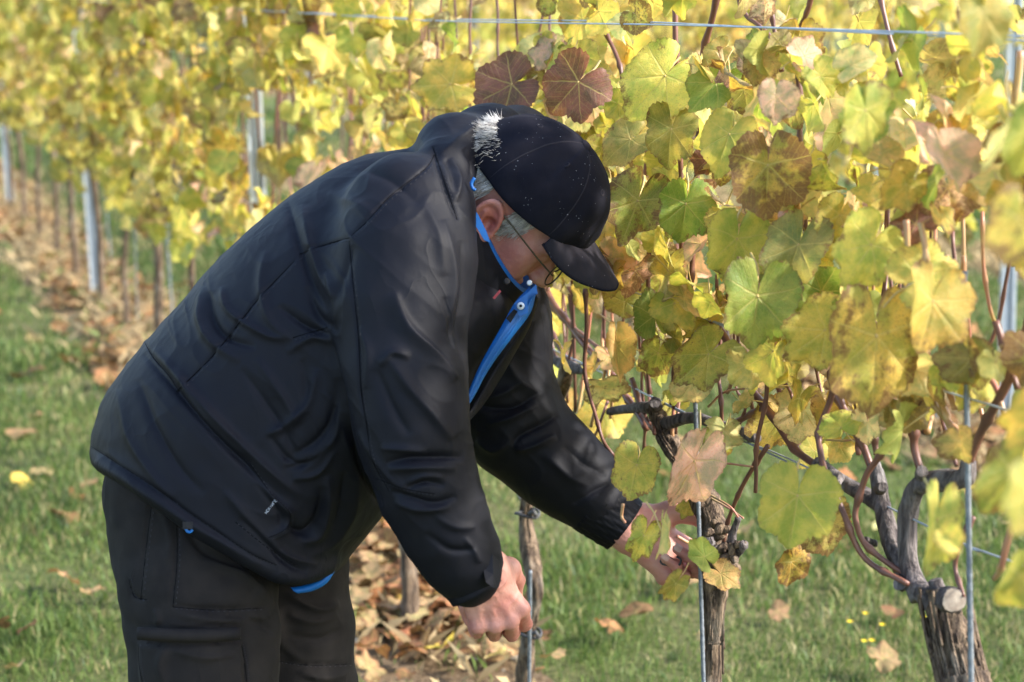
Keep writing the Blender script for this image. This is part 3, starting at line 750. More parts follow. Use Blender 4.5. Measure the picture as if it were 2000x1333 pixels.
JF = [
 # back and side panels
 ([(560, 385), (572, 440), (590, 500), (612, 560), (640, 610)], -5, 10, 16), ([(590, 400), (606, 470), (630, 540), (655, 585)], 5, 16, 14),
 ([(410, 570), (412, 620), (440, 660), (500, 680)], -6, 8, 14), ([(395, 560), (392, 620), (415, 670), (470, 705)], 6, 16, 14), ([(432, 560), (450, 610), (520, 655), (560, 662)], 5, 12, 10),
 ([(520, 490), (510, 560), (530, 630), (570, 665)], 4, 14, 18), ([(600, 560), (622, 620), (660, 650)], -5, 8, 14), ([(640, 530), (655, 575), (650, 630)], 6, 9, 14),
 ([(545, 600), (600, 640), (645, 655)], -5, 8, 12), ([(560, 690), (610, 660), (650, 668)], 4, 10, 12),
 ([(280, 690), (340, 760), (420, 850), (500, 930), (560, 985)], -7, 9, 16), ([(300, 680), (370, 760), (450, 845), (530, 920), (590, 970)], 6, 18, 12),
 ([(230, 760), (250, 850), (300, 930), (340, 975)], 4, 16, 18), ([(270, 740), (300, 830), (350, 915), (400, 965)], -4, 14, 14),
 ([(350, 720), (380, 790), (440, 860), (480, 890)], 4, 14, 10), ([(470, 720), (520, 790), (560, 850), (580, 900)], -4, 12, 14), ([(500, 700), (550, 770), (585, 830)], 4, 14, 12),
 ([(620, 720), (600, 790), (560, 830), (520, 850)], 5, 12, 14), ([(655, 740), (650, 810), (620, 860), (570, 890)], -5, 12, 12), ([(660, 800), (655, 850), (610, 895), (560, 905)], 4, 10, 12),
 ([(640, 870), (600, 905), (555, 915)], -4, 7, 9), ([(655, 880), (620, 925), (570, 935)], 4, 9, 9), ([(590, 700), (600, 760), (595, 800)], -3, 12, 12), ([(525, 850), (560, 895), (590, 905), (610, 890)], -5, 8, 10),
 # pocket with its flap, belly
 ([(488, 905), (530, 965), (565, 1000), (560, 1030), (525, 1050)], 6, 12, 16), ([(500, 945), (545, 1000), (548, 1030)], -3, 8, 8), ([(565, 1000), (572, 1035), (600, 1040), (622, 1010), (630, 950)], -9, 12, 14), ([(640, 930), (640, 990), (622, 1045), (590, 1060)], 6, 14, 16),
 ([(700, 930), (690, 1000), (650, 1060), (600, 1090)], 4, 18, 18), ([(672, 920), (668, 980), (650, 1040)], -4, 12, 12), ([(470, 1010), (520, 1060), (560, 1100), (600, 1120)], -5, 9, 10), ([(500, 1040), (560, 1085), (620, 1105)], 4, 10, 9), ([(440, 960), (500, 1030), (545, 1070)], 4, 14, 12),
 # hem band
 ([(180, 875), (240, 915), (310, 960), (370, 1005), (430, 1045), (490, 1085), (540, 1108)], -4, 6, 7), ([(180, 900), (250, 940), (320, 985), (385, 1028), (450, 1066), (510, 1100)], 5, 17, 17),
 # seams
 ([(585, 497), (630, 480), (682, 465)], -2.2, 4, 4), ([(682, 465), (720, 430), (760, 385), (830, 330), (850, 300)], -2.2, 4, 4), ([(682, 470), (690, 560), (700, 660), (705, 760), (716, 830), (728, 900), (760, 960)], -2.4, 4, 5), ([(585, 500), (500, 590), (420, 690), (345, 765)], -2.2, 4, 4),
 ([(282, 668), (300, 700), (330, 735), (350, 765)], -2, 4, 4), ([(845, 285), (860, 330), (880, 390), (895, 430)], -6, 7, 8), ([(640, 640), (655, 720), (672, 800), (690, 870), (712, 930), (745, 990)], -9, 9, 12), ([(690, 480), (665, 560), (645, 640)], -4, 10, 12),
 # near sleeve
 ([(770, 570), (800, 640), (850, 690), (893, 740)], 7, 26, 12), ([(760, 700), (800, 760), (850, 820), (880, 860)], 6, 14, 24), ([(742, 715), (770, 690), (800, 700)], 5, 10, 14), ([(735, 720), (770, 800), (800, 850)], -4, 14, 12),
 ([(755, 905), (800, 897), (850, 895), (905, 893)], -8, 8, 13), ([(745, 875), (790, 878), (835, 885)], 4, 8, 10), ([(760, 915), (820, 912), (890, 915)], 5, 12, 10), ([(795, 945), (830, 930), (865, 935)], 4, 7, 10), ([(790, 955), (830, 942), (868, 948)], -4, 7, 6),
 ([(765, 960), (810, 975), (850, 985), (892, 970)], -6, 7, 11), ([(770, 980), (820, 995), (880, 990)], 5, 10, 10), ([(700, 840), (730, 890), (770, 940), (800, 960)], 4, 12, 12), ([(850, 1010), (890, 1030), (930, 1030)], 3, 10, 12), ([(830, 1040), (880, 1075), (930, 1070)], -4, 8, 10), ([(905, 1050), (925, 1075), (935, 1100)], 4, 10, 8),
 ([(865, 430), (880, 500), (885, 570), (870, 650)], 5, 16, 18), ([(900, 470), (905, 560), (895, 640), (905, 700)], -5, 10, 14), ([(830, 400), (855, 460), (865, 540)], 3, 16, 16), ([(700, 640), (720, 690), (715, 760)], 3, 12, 14), ([(868, 580), (880, 640), (885, 680)], -4, 8, 10),
 # far sleeve
 ([(985, 690), (1010, 740), (1060, 775)], 5, 16, 14), ([(925, 790), (970, 800), (1010, 795), (1055, 765)], -6, 8, 12), ([(950, 830), (1000, 815), (1050, 790)], 5, 10, 9), ([(1000, 870), (1020, 850), (1060, 830), (1090, 810)], -6, 8, 12), ([(1005, 878), (1040, 870), (1085, 850)], 6, 14, 8), ([(930, 860), (965, 880), (1000, 860)], 4, 12, 12),
 ([(1060, 880), (1110, 930), (1150, 950)], 3, 12, 14), ([(1100, 870), (1140, 905), (1185, 930)], -3, 10, 12), ([(940, 780), (980, 770), (1020, 745)], 4, 12, 12), ([(1120, 985), (1160, 960), (1190, 945)], -3, 8, 8),
 # hood and shoulder
 ([(860, 300), (900, 270), (950, 235), (1000, 222)], 4, 12, 14), ([(880, 310), (895, 350), (890, 395)], 5, 12, 10), ([(905, 290), (925, 320), (920, 360)], -5, 10, 12), ([(870, 310), (885, 340), (890, 380)], -4, 8, 8), ([(700, 330), (760, 350), (820, 400)], -3, 16, 18), ([(640, 380), (700, 400), (740, 430)], 2.5, 18, 18),
]
def subdiv(V, Q):
    """split every quad in four, midpoints pulled toward the smooth surface"""
    E = np.sort(np.concatenate([np.stack([Q[:, i], Q[:, (i + 1) % 4]], 1) for i in range(4)]), 1)
    u, inv = np.unique(E, axis=0, return_inverse=True); inv = inv.ravel(); n, m, f = len(V), len(u), len(Q)
    V2 = np.concatenate([V, (V[u[:, 0]] + V[u[:, 1]]) / 2, V[Q].mean(1)]); e = [n + inv[i * f:(i + 1) * f] for i in range(4)]; c = n + m + np.arange(f)
    Q2 = np.concatenate([np.stack([Q[:, i], e[i], c, e[(i + 3) % 4]], 1) for i in range(4)])
    return lap(V2, Q2, .5), Q2
JV, JQ = subdiv(JV, JQ)
N = normals(JV, JQ)
p_ = JV
ns = .0013 * vnoise(p_ * [13, 13, 8], 2) + .0008 * vnoise(p_ * [30, 30, 20], 3) + .0004 * vnoise(p_ * [75, 75, 60], 4)
rid = 1 - np.abs(vnoise((p_ @ np.array([[.8, 0, .6], [0, 1, 0], [-.6, 0, .8]])) * [11, 11, 26], 7)); rd2 = 1 - np.abs(vnoise((p_ @ np.array([[.75, 0, .66], [0, 1, 0], [-.66, 0, .75]])) * [9, 12, 27] + 3, 8)); msk = np.clip(vnoise(p_ * 6, 9) * 2 + .4, 0, 1); ns = ns + .0014 * (rid ** 4 - .2) + .0016 * msk * rd2 ** 9
JV = JV + N * (ns + 1.5 * fold(JV, N, JF, -1))[:, None]
JV = lap(JV, JQ, .1)
jacket = part('jacket', JV, JQ, [M_JACKET], man)
from mathutils.bvhtree import BVHTree
def on_surface(bvh, pts, lift=.0004, n=8):
    out = []
    for x, y in catmull([(a, b, 0) for a, b in pts], n)[:, :2]:
        r = ray(x, y); h = bvh.ray_cast(Vector(CAM), Vector(r).normalized())
        if h[0] is not None: out.append(np.array(h[0]) - r * lift)
    return np.array(out)
JB = BVHTree.FromPolygons([Vector(v) for v in JV], [tuple(map(int, q)) for q in JQ])
def seam(bvh, pts, parent, r=.0007, name='seam', mat=None, dash=False):
    q = on_surface(bvh, pts, -.0002)
    if len(q) < 3: return
    if not dash:
        V, F = tube(q, r, 5); part(name, V, F, [mat or M_SEAM], parent); return
    q = on_surface(bvh, pts, .0001, 24); mb = MB()
    for i in range(0, len(q) - 2, 3): V, F = tube(q[i:i + 2], r, 4); mb.add(V, F)
    V, F, _ = mb.get(); part(name, V, F, [mat or M_SEAM], parent, False)
M_SEAM = m_simple('seam_thread', (.0018, .0018, .0026), (.003, .003, .004), 90, .9, .1, 0)
M_STITCH = m_simple('stitch', (.026, .026, .032), (.034, .034, .040), 90, .8, .2, 0)
SEAMS = [[(585, 497), (630, 480), (682, 465)], [(682, 465), (720, 430), (760, 385), (830, 330), (850, 300)], [(682, 470), (690, 560), (700, 660), (705, 760), (716, 830), (728, 900), (760, 960)], [(585, 500), (500, 590), (420, 690), (345, 765)], [(282, 668), (300, 700), (330, 735), (350, 765)],
 [(845, 287), (860, 330), (880, 390), (893, 430)], [(178, 872), (240, 912), (310, 957), (370, 1001), (430, 1041), (490, 1081), (540, 1104)], [(488, 905), (530, 965), (565, 1000), (562, 1028), (545, 1042), (525, 1050)], [(735, 935), (790, 955), (850, 965)], [(572, 660), (640, 640)], [(460, 1020), (520, 1068), (580, 1105)]]
for q_ in SEAMS:
    seam(JB, q_, jacket)
    seam(JB, [(x + 5, y + 4) for x, y in q_], jacket, .0006, 'stitching', M_STITCH, True)

# collar: raised tube round the neck, navy outside, blue inside and along the lip
def collar():
    n, m = 64, 9; V = []; MI = []; F = []
    def ring(cx, cy, A, B, dep, k):
        out = []
        for i in range(n):
            a = 2 * math.pi * i / n; px = cx + A[0] * math.cos(a) + B[0] * math.sin(a); py = cy + A[1] * math.cos(a) + B[1] * math.sin(a)
            out.append(P(px, py, D0 + .02 - dep * math.sin(a)))
        return np.array(out)
    base = ring(908, 480, (55, 165), (-40, 22), .150, 0); rim = ring(985, 440, (58, 132), (-34, 26), .118, 1)
    cen = rim.mean(0)
    outer = [base * (1 - t) + rim * t + (np.array([0, 0, 0]) if t in (0, 1) else .012 * math.sin(math.pi * t) * (base - base.mean(0)) / .15) for t in np.linspace(0, 1, m)]
    lip = [rim + (cen - rim) * .035 + np.array([.004, 0, .002]), rim + (cen - rim) * .075]
    inner = [(rim * t + base * (1 - t)) + ((rim * t + base * (1 - t)).mean(0) - (rim * t + base * (1 - t))) * .09 for t in (.9, .6, .3, 0)]
    rows = outer + lip + inner; V = np.concatenate(rows)
    for r in range(len(rows) - 1):
        for i in range(n):
            F.append((r * n + i, r * n + (i + 1) % n, (r + 1) * n + (i + 1) % n, (r + 1) * n + i)); MI.append(0 if r < m - 1 else 1)
    o = part('collar', V, F, [M_JACKET, M_BLUE], jacket, True, MI); sd = o.modifiers.new('s', 'SUBSURF'); sd.levels = sd.render_levels = 1
    return outer
CO = collar()
def patch(name, pts, d, mats, parent, thick=.003, bulge=0.0):
    """a flap of cloth with thickness whose outline is given on the photo, at distance(s) d"""
    q = np.array([P(x, y, d if np.isscalar(d) else d[i]) for i, (x, y) in enumerate(pts)]); c = q.mean(0) - FW * bulge
    n = len(q); V = list(q) + [c] + list(q + FW * thick) + [c + FW * thick]
    F = [(i, (i + 1) % n, n) for i in range(n)] + [((i + 1) % n + n + 1, i + n + 1, 2 * n + 1) for i in range(n)] + [(i, i + n + 1, (i + 1) % n + n + 1, (i + 1) % n) for i in range(n)]
    return part(name, V, F, mats, parent, False)
def ribbon(name, L, Rr, mats, parent, thick=.004):
    """a strip between two photo polylines given as (px, py, distance)"""
    a = catmull([P(*p) for p in L], 6); b = catmull([P(*p) for p in Rr], 6); n = len(a); k = 4
    rows = [a + (b - a) * t - FW * .006 * math.sin(math.pi * t) for t in np.linspace(0, 1, k)]
    V = np.concatenate(rows + [r + FW * thick for r in rows[::-1]]); m = 2 * k
    F = [(r * n + i, r * n + i + 1, ((r + 1) % m) * n + i + 1, ((r + 1) % m) * n + i) for r in range(m) for i in range(n - 1)]
    F += [tuple(r * n for r in range(m)), tuple(r * n + n - 1 for r in range(m - 1, -1, -1))]
    return part(name, V, F, mats, parent, True)
dz = 2.50
pl = ribbon('zip_placket', [(1034, 560, 2.55), (1005, 592, 2.52), (978, 640, 2.50), (940, 708, 2.49), (915, 765, 2.48), (900, 808, 2.46)],
       [(1046, 577, 2.55), (1036, 612, 2.53), (1004, 655, 2.51), (955, 722, 2.50), (928, 772, 2.49), (903, 812, 2.465)], [M_BLUE], jacket)
for dx_ in (.3, .7):
    A_ = [(1034, 560, 2.548), (1005, 592, 2.518), (978, 640, 2.498), (940, 708, 2.488), (915, 765, 2.478), (900, 808, 2.458)]; B_ = [(1046, 577, 2.548), (1036, 612, 2.528), (1004, 655, 2.508), (955, 722, 2.498), (928, 772, 2.488), (903, 812, 2.463)]
    V, F = tube(catmull([P(a[0] + (b[0] - a[0]) * dx_, a[1] + (b[1] - a[1]) * dx_, a[2] - .006) for a, b in zip(A_, B_)], 6), .0011, 5); part('zip_welt', V, F, [M_BLUE], pl)
ribbon('zip_edge', [(1044, 572, 2.57), (1030, 622, 2.56), (1004, 664, 2.55), (962, 728, 2.54), (932, 780, 2.53), (906, 822, 2.50)],
       [(1052, 585, 2.58), (1036, 636, 2.58), (1012, 680, 2.58), (975, 745, 2.57), (942, 795, 2.55), (910, 830, 2.52)], [M_JACKET], jacket)
patch('hook_tape', [(988, 622), (1004, 604), (1011, 609), (997, 631)], 2.495, [M_BLACK], jacket, .003)
patch('collar_tab', [(1005, 592), (1028, 574), (1047, 556), (1050, 574), (1038, 572), (1030, 584), (1031, 612), (1014, 618)], 2.488, [M_BLUE], jacket, .003)
patch('collar_strap', [(902, 392), (912, 388), (934, 420), (950, 452), (958, 474), (946, 470), (928, 440), (910, 418)], 2.452, [M_BLUE], jacket, .003)
def snap(px, py, d, r, mat, par=None):
    c = P(px, py, d); V, F = tube([c, c - FW * .002, c - FW * .003], [r, r, r * .7], 16); o = part('snap', V, F, [mat], par or jacket, False)
    return o
snap(1017, 598, 2.484, .0055, M_STEEL); snap(1017, 598, 2.4805, .0022, M_BLACK)
snap(918, 402, 2.447, .0035, M_BLACK); snap(990, 550, 2.438, .0045, M_BLACK); snap(1034, 553, 2.484, .004, M_STEEL)
patch('red_badge', [(962, 582), (976, 566), (979, 570), (966, 585)], 2.437, [M_RED], jacket, .002)
ribbon('hem_lining', [(568, 1148, 2.50), (600, 1142, 2.50), (630, 1126, 2.50), (650, 1104, 2.51)], [(582, 1160, 2.50), (610, 1155, 2.50), (638, 1140, 2.50), (654, 1116, 2.51)], [M_BLUE], jacket, .003)
def loop(name, pts, d, r, mat):
    V, F = tube(catmull([P(x, y, d) for x, y in pts], 5), r, 6); return part(name, V, F, [mat], jacket)
loop('drawcord', [(362, 1028), (366, 1038), (374, 1038), (378, 1028)], 2.405, .0024, M_BLUE)
c = P(368, 1026, 2.405); V, F = box(c, (RT, FW, UPV), (.007, .005, .005)); part('cord_stop', V, F, [M_BLACK], jacket, False)
loop('hood_cord', [(927, 348), (921, 358), (923, 368), (929, 372)], 2.44, .0026, M_BLUE)
# printed line on the pocket flap: small pale letters, drawn as strokes
def letters():
    mb = MB(); a = np.array([517, 1001.0]); b = np.array([538, 975.0]); u = (b - a) / np.linalg.norm(b - a); w = np.array([u[1], -u[0]])
    L = {'M': [((0, 0), (0, 1)), ((0, 1), (.5, .4)), ((.5, .4), (1, 1)), ((1, 1), (1, 0))], 'E': [((0, 0), (0, 1)), ((0, 1), (1, 1)), ((0, .5), (.8, .5)), ((0, 0), (1, 0))], 'C': [((1, 1), (0, 1)), ((0, 1), (0, 0)), ((0, 0), (1, 0))], 'K': [((0, 0), (0, 1)), ((0, .5), (1, 1)), ((0, .5), (1, 0))], 'I': [((.5, 0), (.5, 1))], 'N': [((0, 0), (0, 1)), ((0, 1), (1, 0)), ((1, 0), (1, 1))], 'L': [((0, 1), (0, 0)), ((0, 0), (1, 0))]}
    for i, ch in enumerate('MCKINLE'):
        o = a + u * (i * 4.8)
        for s, e in L[ch]:
            q0 = o + u * s[0] * 3.4 - w * s[1] * 4.6; q1 = o + u * e[0] * 3.4 - w * e[1] * 4.6
            V, F = tube([P(*q0, 2.368), P(*q1, 2.368)], .00035, 4); mb.add(V, F)
    V, F, _ = mb.get(); return part('print_letters', V, F, [M_PRINT], jacket, False)
PRINT = letters()

# cuffs
def cuff(px, py, ang, d, r0, r1, length, ribs, name='cuff'):
    a = R(ang); u = RT * math.cos(a) - UPV * math.sin(a); c = P(px, py, d); n = 14; V = []; sides = 72
    w = np.cross(u, FW); rows = []
    path = [c + u * length * t for t in np.linspace(0, 1, n)]
    b = [[(1 + (.035 * math.cos(i * 2 * math.pi / sides * ribs + k * .55) if ribs else 0) + .02 * vnoise(np.array([[k * .8, i * .35, 1.0]]))[0]) for i in range(sides)] for k in range(n)]
    V, F = tube(path, [r0 + (r1 - r0) * t for t in np.linspace(0, 1, n)], sides, True, np.array(b))
    return part(name, V, F, [M_JACKET], jacket)
cuff(906, 1108, 62, 2.395, .046, .039, .040, 0)
cuff(1158, 980, 37, 2.868, .0545, .0480, .066, 26)
tabq = [(944, 1112), (962, 1082), (974, 1098), (979, 1122), (972, 1150), (964, 1149), (949, 1138)]
t_ = patch('cuff_tab', tabq, [2.345, 2.352, 2.362, 2.362, 2.350, 2.338, 2.335], [M_JACKET], jacket, .004, .004)
loop('zip_pull', [(1186, 985), (1182, 990)], 2.80, .001, M_BLACK)

# trousers
def leg(rows): return [(P(x, y, d), r * d / FPX) for x, y, r, d in rows]
LN = leg([(360, 880, 130, 2.60), (362, 960, 152, 2.585), (378, 1060, 150, 2.575), (392, 1160, 144, 2.55), (397, 1250, 137, 2.54), (400, 1340, 132, 2.53), (410, 1480, 122, 2.52), (400, 1700, 112, 2.50), (395, 1950, 100, 2.52), (395, 2140, 98, 2.53)])
LF = leg([(470, 920, 140, 2.70), (545, 1040, 122, 2.73), (560, 1120, 112, 2.74), (570, 1220, 113, 2.74), (572, 1340, 120, 2.75), (575, 1480, 112, 2.75), (560, 1700, 104, 2.77), (545, 1950, 96, 2.79), (540, 2060, 95, 2.80)])
def trousers_f(p):
    return smin(chain(p, LN, .03), chain(p, LF, .03), .02)
lo, hi = bbox([P(190, 860, 2.34), P(190, 2150, 2.34), P(710, 860, 2.95), P(710, 2080, 2.95), P(190, 900, 2.8)], .03); lo[2] = .06
TV, TQ = sdf_mesh(trousers_f, lo, hi, .0085, 2)
TV, TQ = subdiv(TV, TQ)
TF = [([(275, 1170), (290, 1000), (300, 960)], -2, 4, 4), ([(345, 1000), (345, 1100), (335, 1180)], -2.5, 4, 5), ([(335, 1185), (420, 1192), (520, 1188)], -4, 5, 9), ([(345, 1200), (430, 1212), (530, 1205)], 4, 9, 8), ([(400, 1060), (440, 1075), (480, 1090)], 3, 12, 14),
      ([(268, 1222), (360, 1228), (470, 1222)], -3, 4, 5), ([(268, 1238), (360, 1243), (468, 1238)], 5, 14, 14), ([(268, 1254), (360, 1259), (470, 1252)], -5, 4, 6), ([(470, 1222), (478, 1280), (480, 1340)], -3, 4, 5), ([(330, 1262), (320, 1300), (330, 1340)], 4, 14, 14), ([(345, 1270), (400, 1285), (460, 1278)], 3, 8, 12),
      ([(500, 1150), (538, 1190), (545, 1260), (535, 1340)], 4, 18, 14), ([(545, 1290), (600, 1300), (690, 1296)], -3, 4, 6), ([(560, 1200), (610, 1215), (660, 1200)], 4, 12, 14), ([(560, 1240), (620, 1250), (670, 1230)], -4, 10, 12), ([(400, 1090), (470, 1120), (520, 1160)], 4, 10, 14), ([(360, 1030), (400, 1080), (470, 1110)], -4, 9, 12), ([(300, 960), (330, 1040), (330, 1100)], 3, 10, 14), ([(560, 1160), (620, 1190), (665, 1180)], 5, 10, 12), ([(540, 1200), (555, 1260), (590, 1290)], 4, 10, 14), ([(580, 1310), (630, 1325), (680, 1315)], 4, 9, 12), ([(440, 1200), (500, 1215), (535, 1240)], -4, 8, 12), ([(300, 1190), (310, 1210), (300, 1222)], 3, 8, 8), ([(250, 1130), (262, 1165), (285, 1172)], -2.5, 4, 5)]
N = normals(TV, TQ)
PKT = [(272, 1256), (470, 1256), (482, 1420), (280, 1420)]
px_, py_, _d = pxm(TV); pk = np.clip(.5 - poly_sdf(px_, py_, PKT) / 12, 0, 1) * np.clip(-(N @ FW) * 3, 0, 1)
TV = TV + N * (.007 * pk + .004 * vnoise(TV * [13, 13, 20], 21) + .002 * vnoise(TV * [30, 30, 50], 22) + 1.9 * fold(TV, N, TF, -1))[:, None]
trousers = part('trousers', TV, TQ, [M_TROUS], man)
TB = BVHTree.FromPolygons([Vector(v) for v in TV], [tuple(map(int, q)) for q in TQ])
for q_ in ([(275, 1172), (285, 1080), (296, 990)], [(345, 1020), (346, 1100), (338, 1185)], [(338, 1186), (420, 1192), (515, 1188)], [(252, 1130), (262, 1165), (287, 1172)], [(270, 1258), (272, 1300), (278, 1332)], [(470, 1256), (478, 1295), (482, 1332)], [(545, 1292), (610, 1300), (688, 1297)]):
    seam(TB, q_, trousers); seam(TB, [(x + 5, y + 3) for x, y in q_], trousers, .0006, 'stitching', M_STITCH, True)
def pocket_strip():
    L = [(268, 1226, 2.385), (330, 1229, 2.372), (400, 1230, 2.372), (470, 1226, 2.385)]; Rr = [(268, 1250, 2.385), (330, 1254, 2.371), (400, 1255, 2.371), (470, 1250, 2.385)]
    L = [(x, y, d + .045) for x, y, d in L]; Rr = [(x, y, d + .045) for x, y, d in Rr]
    ribbon('pocket_flap', L, Rr, [M_TROUS], trousers, .004)
pocket_strip()
for leg_, (sx, nm) in zip((LN, LF), ((0, ''), (0, ''))):
    a = leg_[-1][0].copy(); a[2] = 0
    def boot_f(p, a=a):
        d = smin(cone(p, a + [0, 0, .13], a + [0, 0, .06], .055, .055), cone(p, a + [-.02, 0, .05], a + [.17, -.02, .045], .05, .042), .03)
        return smax(d, -(p[..., 2] - .003), .008)
    V, Q = sdf_mesh(boot_f, a + [-.14, -.12, -.02], a + [.28, .12, .25], .009, 2); part('boot', V, Q, [M_BOOT], man)

# ---------------------------------------------------------------- head (modelled upright, then turned to the pose)
Fh = np.array([.66, 0, 0]) * RT + .735 * -UPV + .12 * FW; Fh /= np.linalg.norm(Fh)
Uh = .70 * RT + .60 * UPV - .36 * FW; Uh -= Fh * (Uh @ Fh); Uh /= np.linalg.norm(Uh)
Sh = np.cross(Fh, Uh)                                       # the man's right, towards the camera
HC = P(990, 410, 2.585)
HM = np.stack([Fh, Sh, Uh])                                 # rows: local axes
def hw(V): return np.asarray(V) @ HM + HC
def head_f(p):
    q = p * np.array([1, -1, 1], np.float32); ay = np.abs(p[..., 1]); m = np.stack([p[..., 0], ay, p[..., 2]], -1)
    d = ell(m, (-.008, 0, .045), (.097, .076, .092))
    d = smin(d, ell(m, (.042, 0, -.020), (.052, .058, .080)), .03)
    d = smin(d, cone(m, (-.004, .054, -.052), (.068, .018, -.094), .020, .022), .03)
    d = smin(d, sph(m, (.074, 0, -.098), .020), .02)
    d = smin(d, sph(m, (.056, .036, -.040), .026), .025)
    d = smin(d, sph(m, (.058, .046, -.008), .020), .02)
    d = smin(d, cone(m, (.090, 0, .014), (.114, 0, -.030), .0085, .0135), .012)
    d = smin(d, sph(m, (.104, .011, -.034), .009), .008)
    d = smin(d, cone(m, (.080, .045, .026), (.093, .012, .024), .011, .011), .014)
    d = smax(d, -sph(m, (.102, .032, .006), .015), .012)
    d = smin(d, sph(m, (.080, .031, .006), .0135), .004)
    d = smin(d, cone(m, (.093, 0, -.060), (.082, .022, -.063), .0065, .004), .008)
    d = smin(d, cone(m, (.092, 0, -.071), (.082, .018, -.071), .0065, .004), .008)
    d = smax(d, -cone(m, (.101, 0, -.0655), (.084, .024, -.067), .0022, .002), .004)
    d = smin(d, cone(m, (-.030, 0, -.03), (-.085, 0, -.19), .058, .066), .03)
    # ears
    tl = .28; e = m - np.array([-.010, .074, -.006], np.float32)
    ex = e[..., 0] * math.cos(tl) - e[..., 2] * math.sin(tl) * -1; ez = -e[..., 0] * math.sin(tl) + e[..., 2] * math.cos(tl)
    ey = e[..., 1] - .25 * np.clip(-ex, 0, None)
    E = np.stack([ex, ey, ez], -1)
    base = ell(E, (-.004, .004, .0), (.020, .0065, .031))
    ph = np.arctan2(E[..., 2], E[..., 0] + .004); rr = np.sqrt(((E[..., 0] + .004) / .0195) ** 2 + (E[..., 2] / .031) ** 2)
    hel = np.sqrt(((rr - 1) * .022) ** 2 + (E[..., 1] - .009) ** 2) - np.where(E[..., 2] < -.012, .0058, .0042)
    ear = smin(base, hel, .005)
    ear = smin(ear, cone(E, (-.010, .010, .014), (-.010, .010, -.010), .003, .0032), .005)
    ear = smax(ear, -ell(E, (.002, .011, -.002), (.009, .010, .011)), .004)
    ear = smin(ear, sph(E, (.011, .006, -.006), .005), .004)
    return smin(d, ear, .007)
HV, HQ = sdf_mesh(head_f, (-.16, -.115, -.235), (.145, .115, .15), .0028, 1)
flush = np.clip(1 - np.abs(HV[:, 0] - .05) / .06, 0, 1) * np.clip(1 - np.abs(HV[:, 2] + .03) / .06, 0, 1) * .7 + np.clip(1 - np.linalg.norm((np.stack([HV[:, 0] + .01, np.abs(HV[:, 1]) - .085, HV[:, 2] - .0], 1)) / [.035, .03, .045], axis=1), 0, 1) * 1.3
HWV = hw(HV)

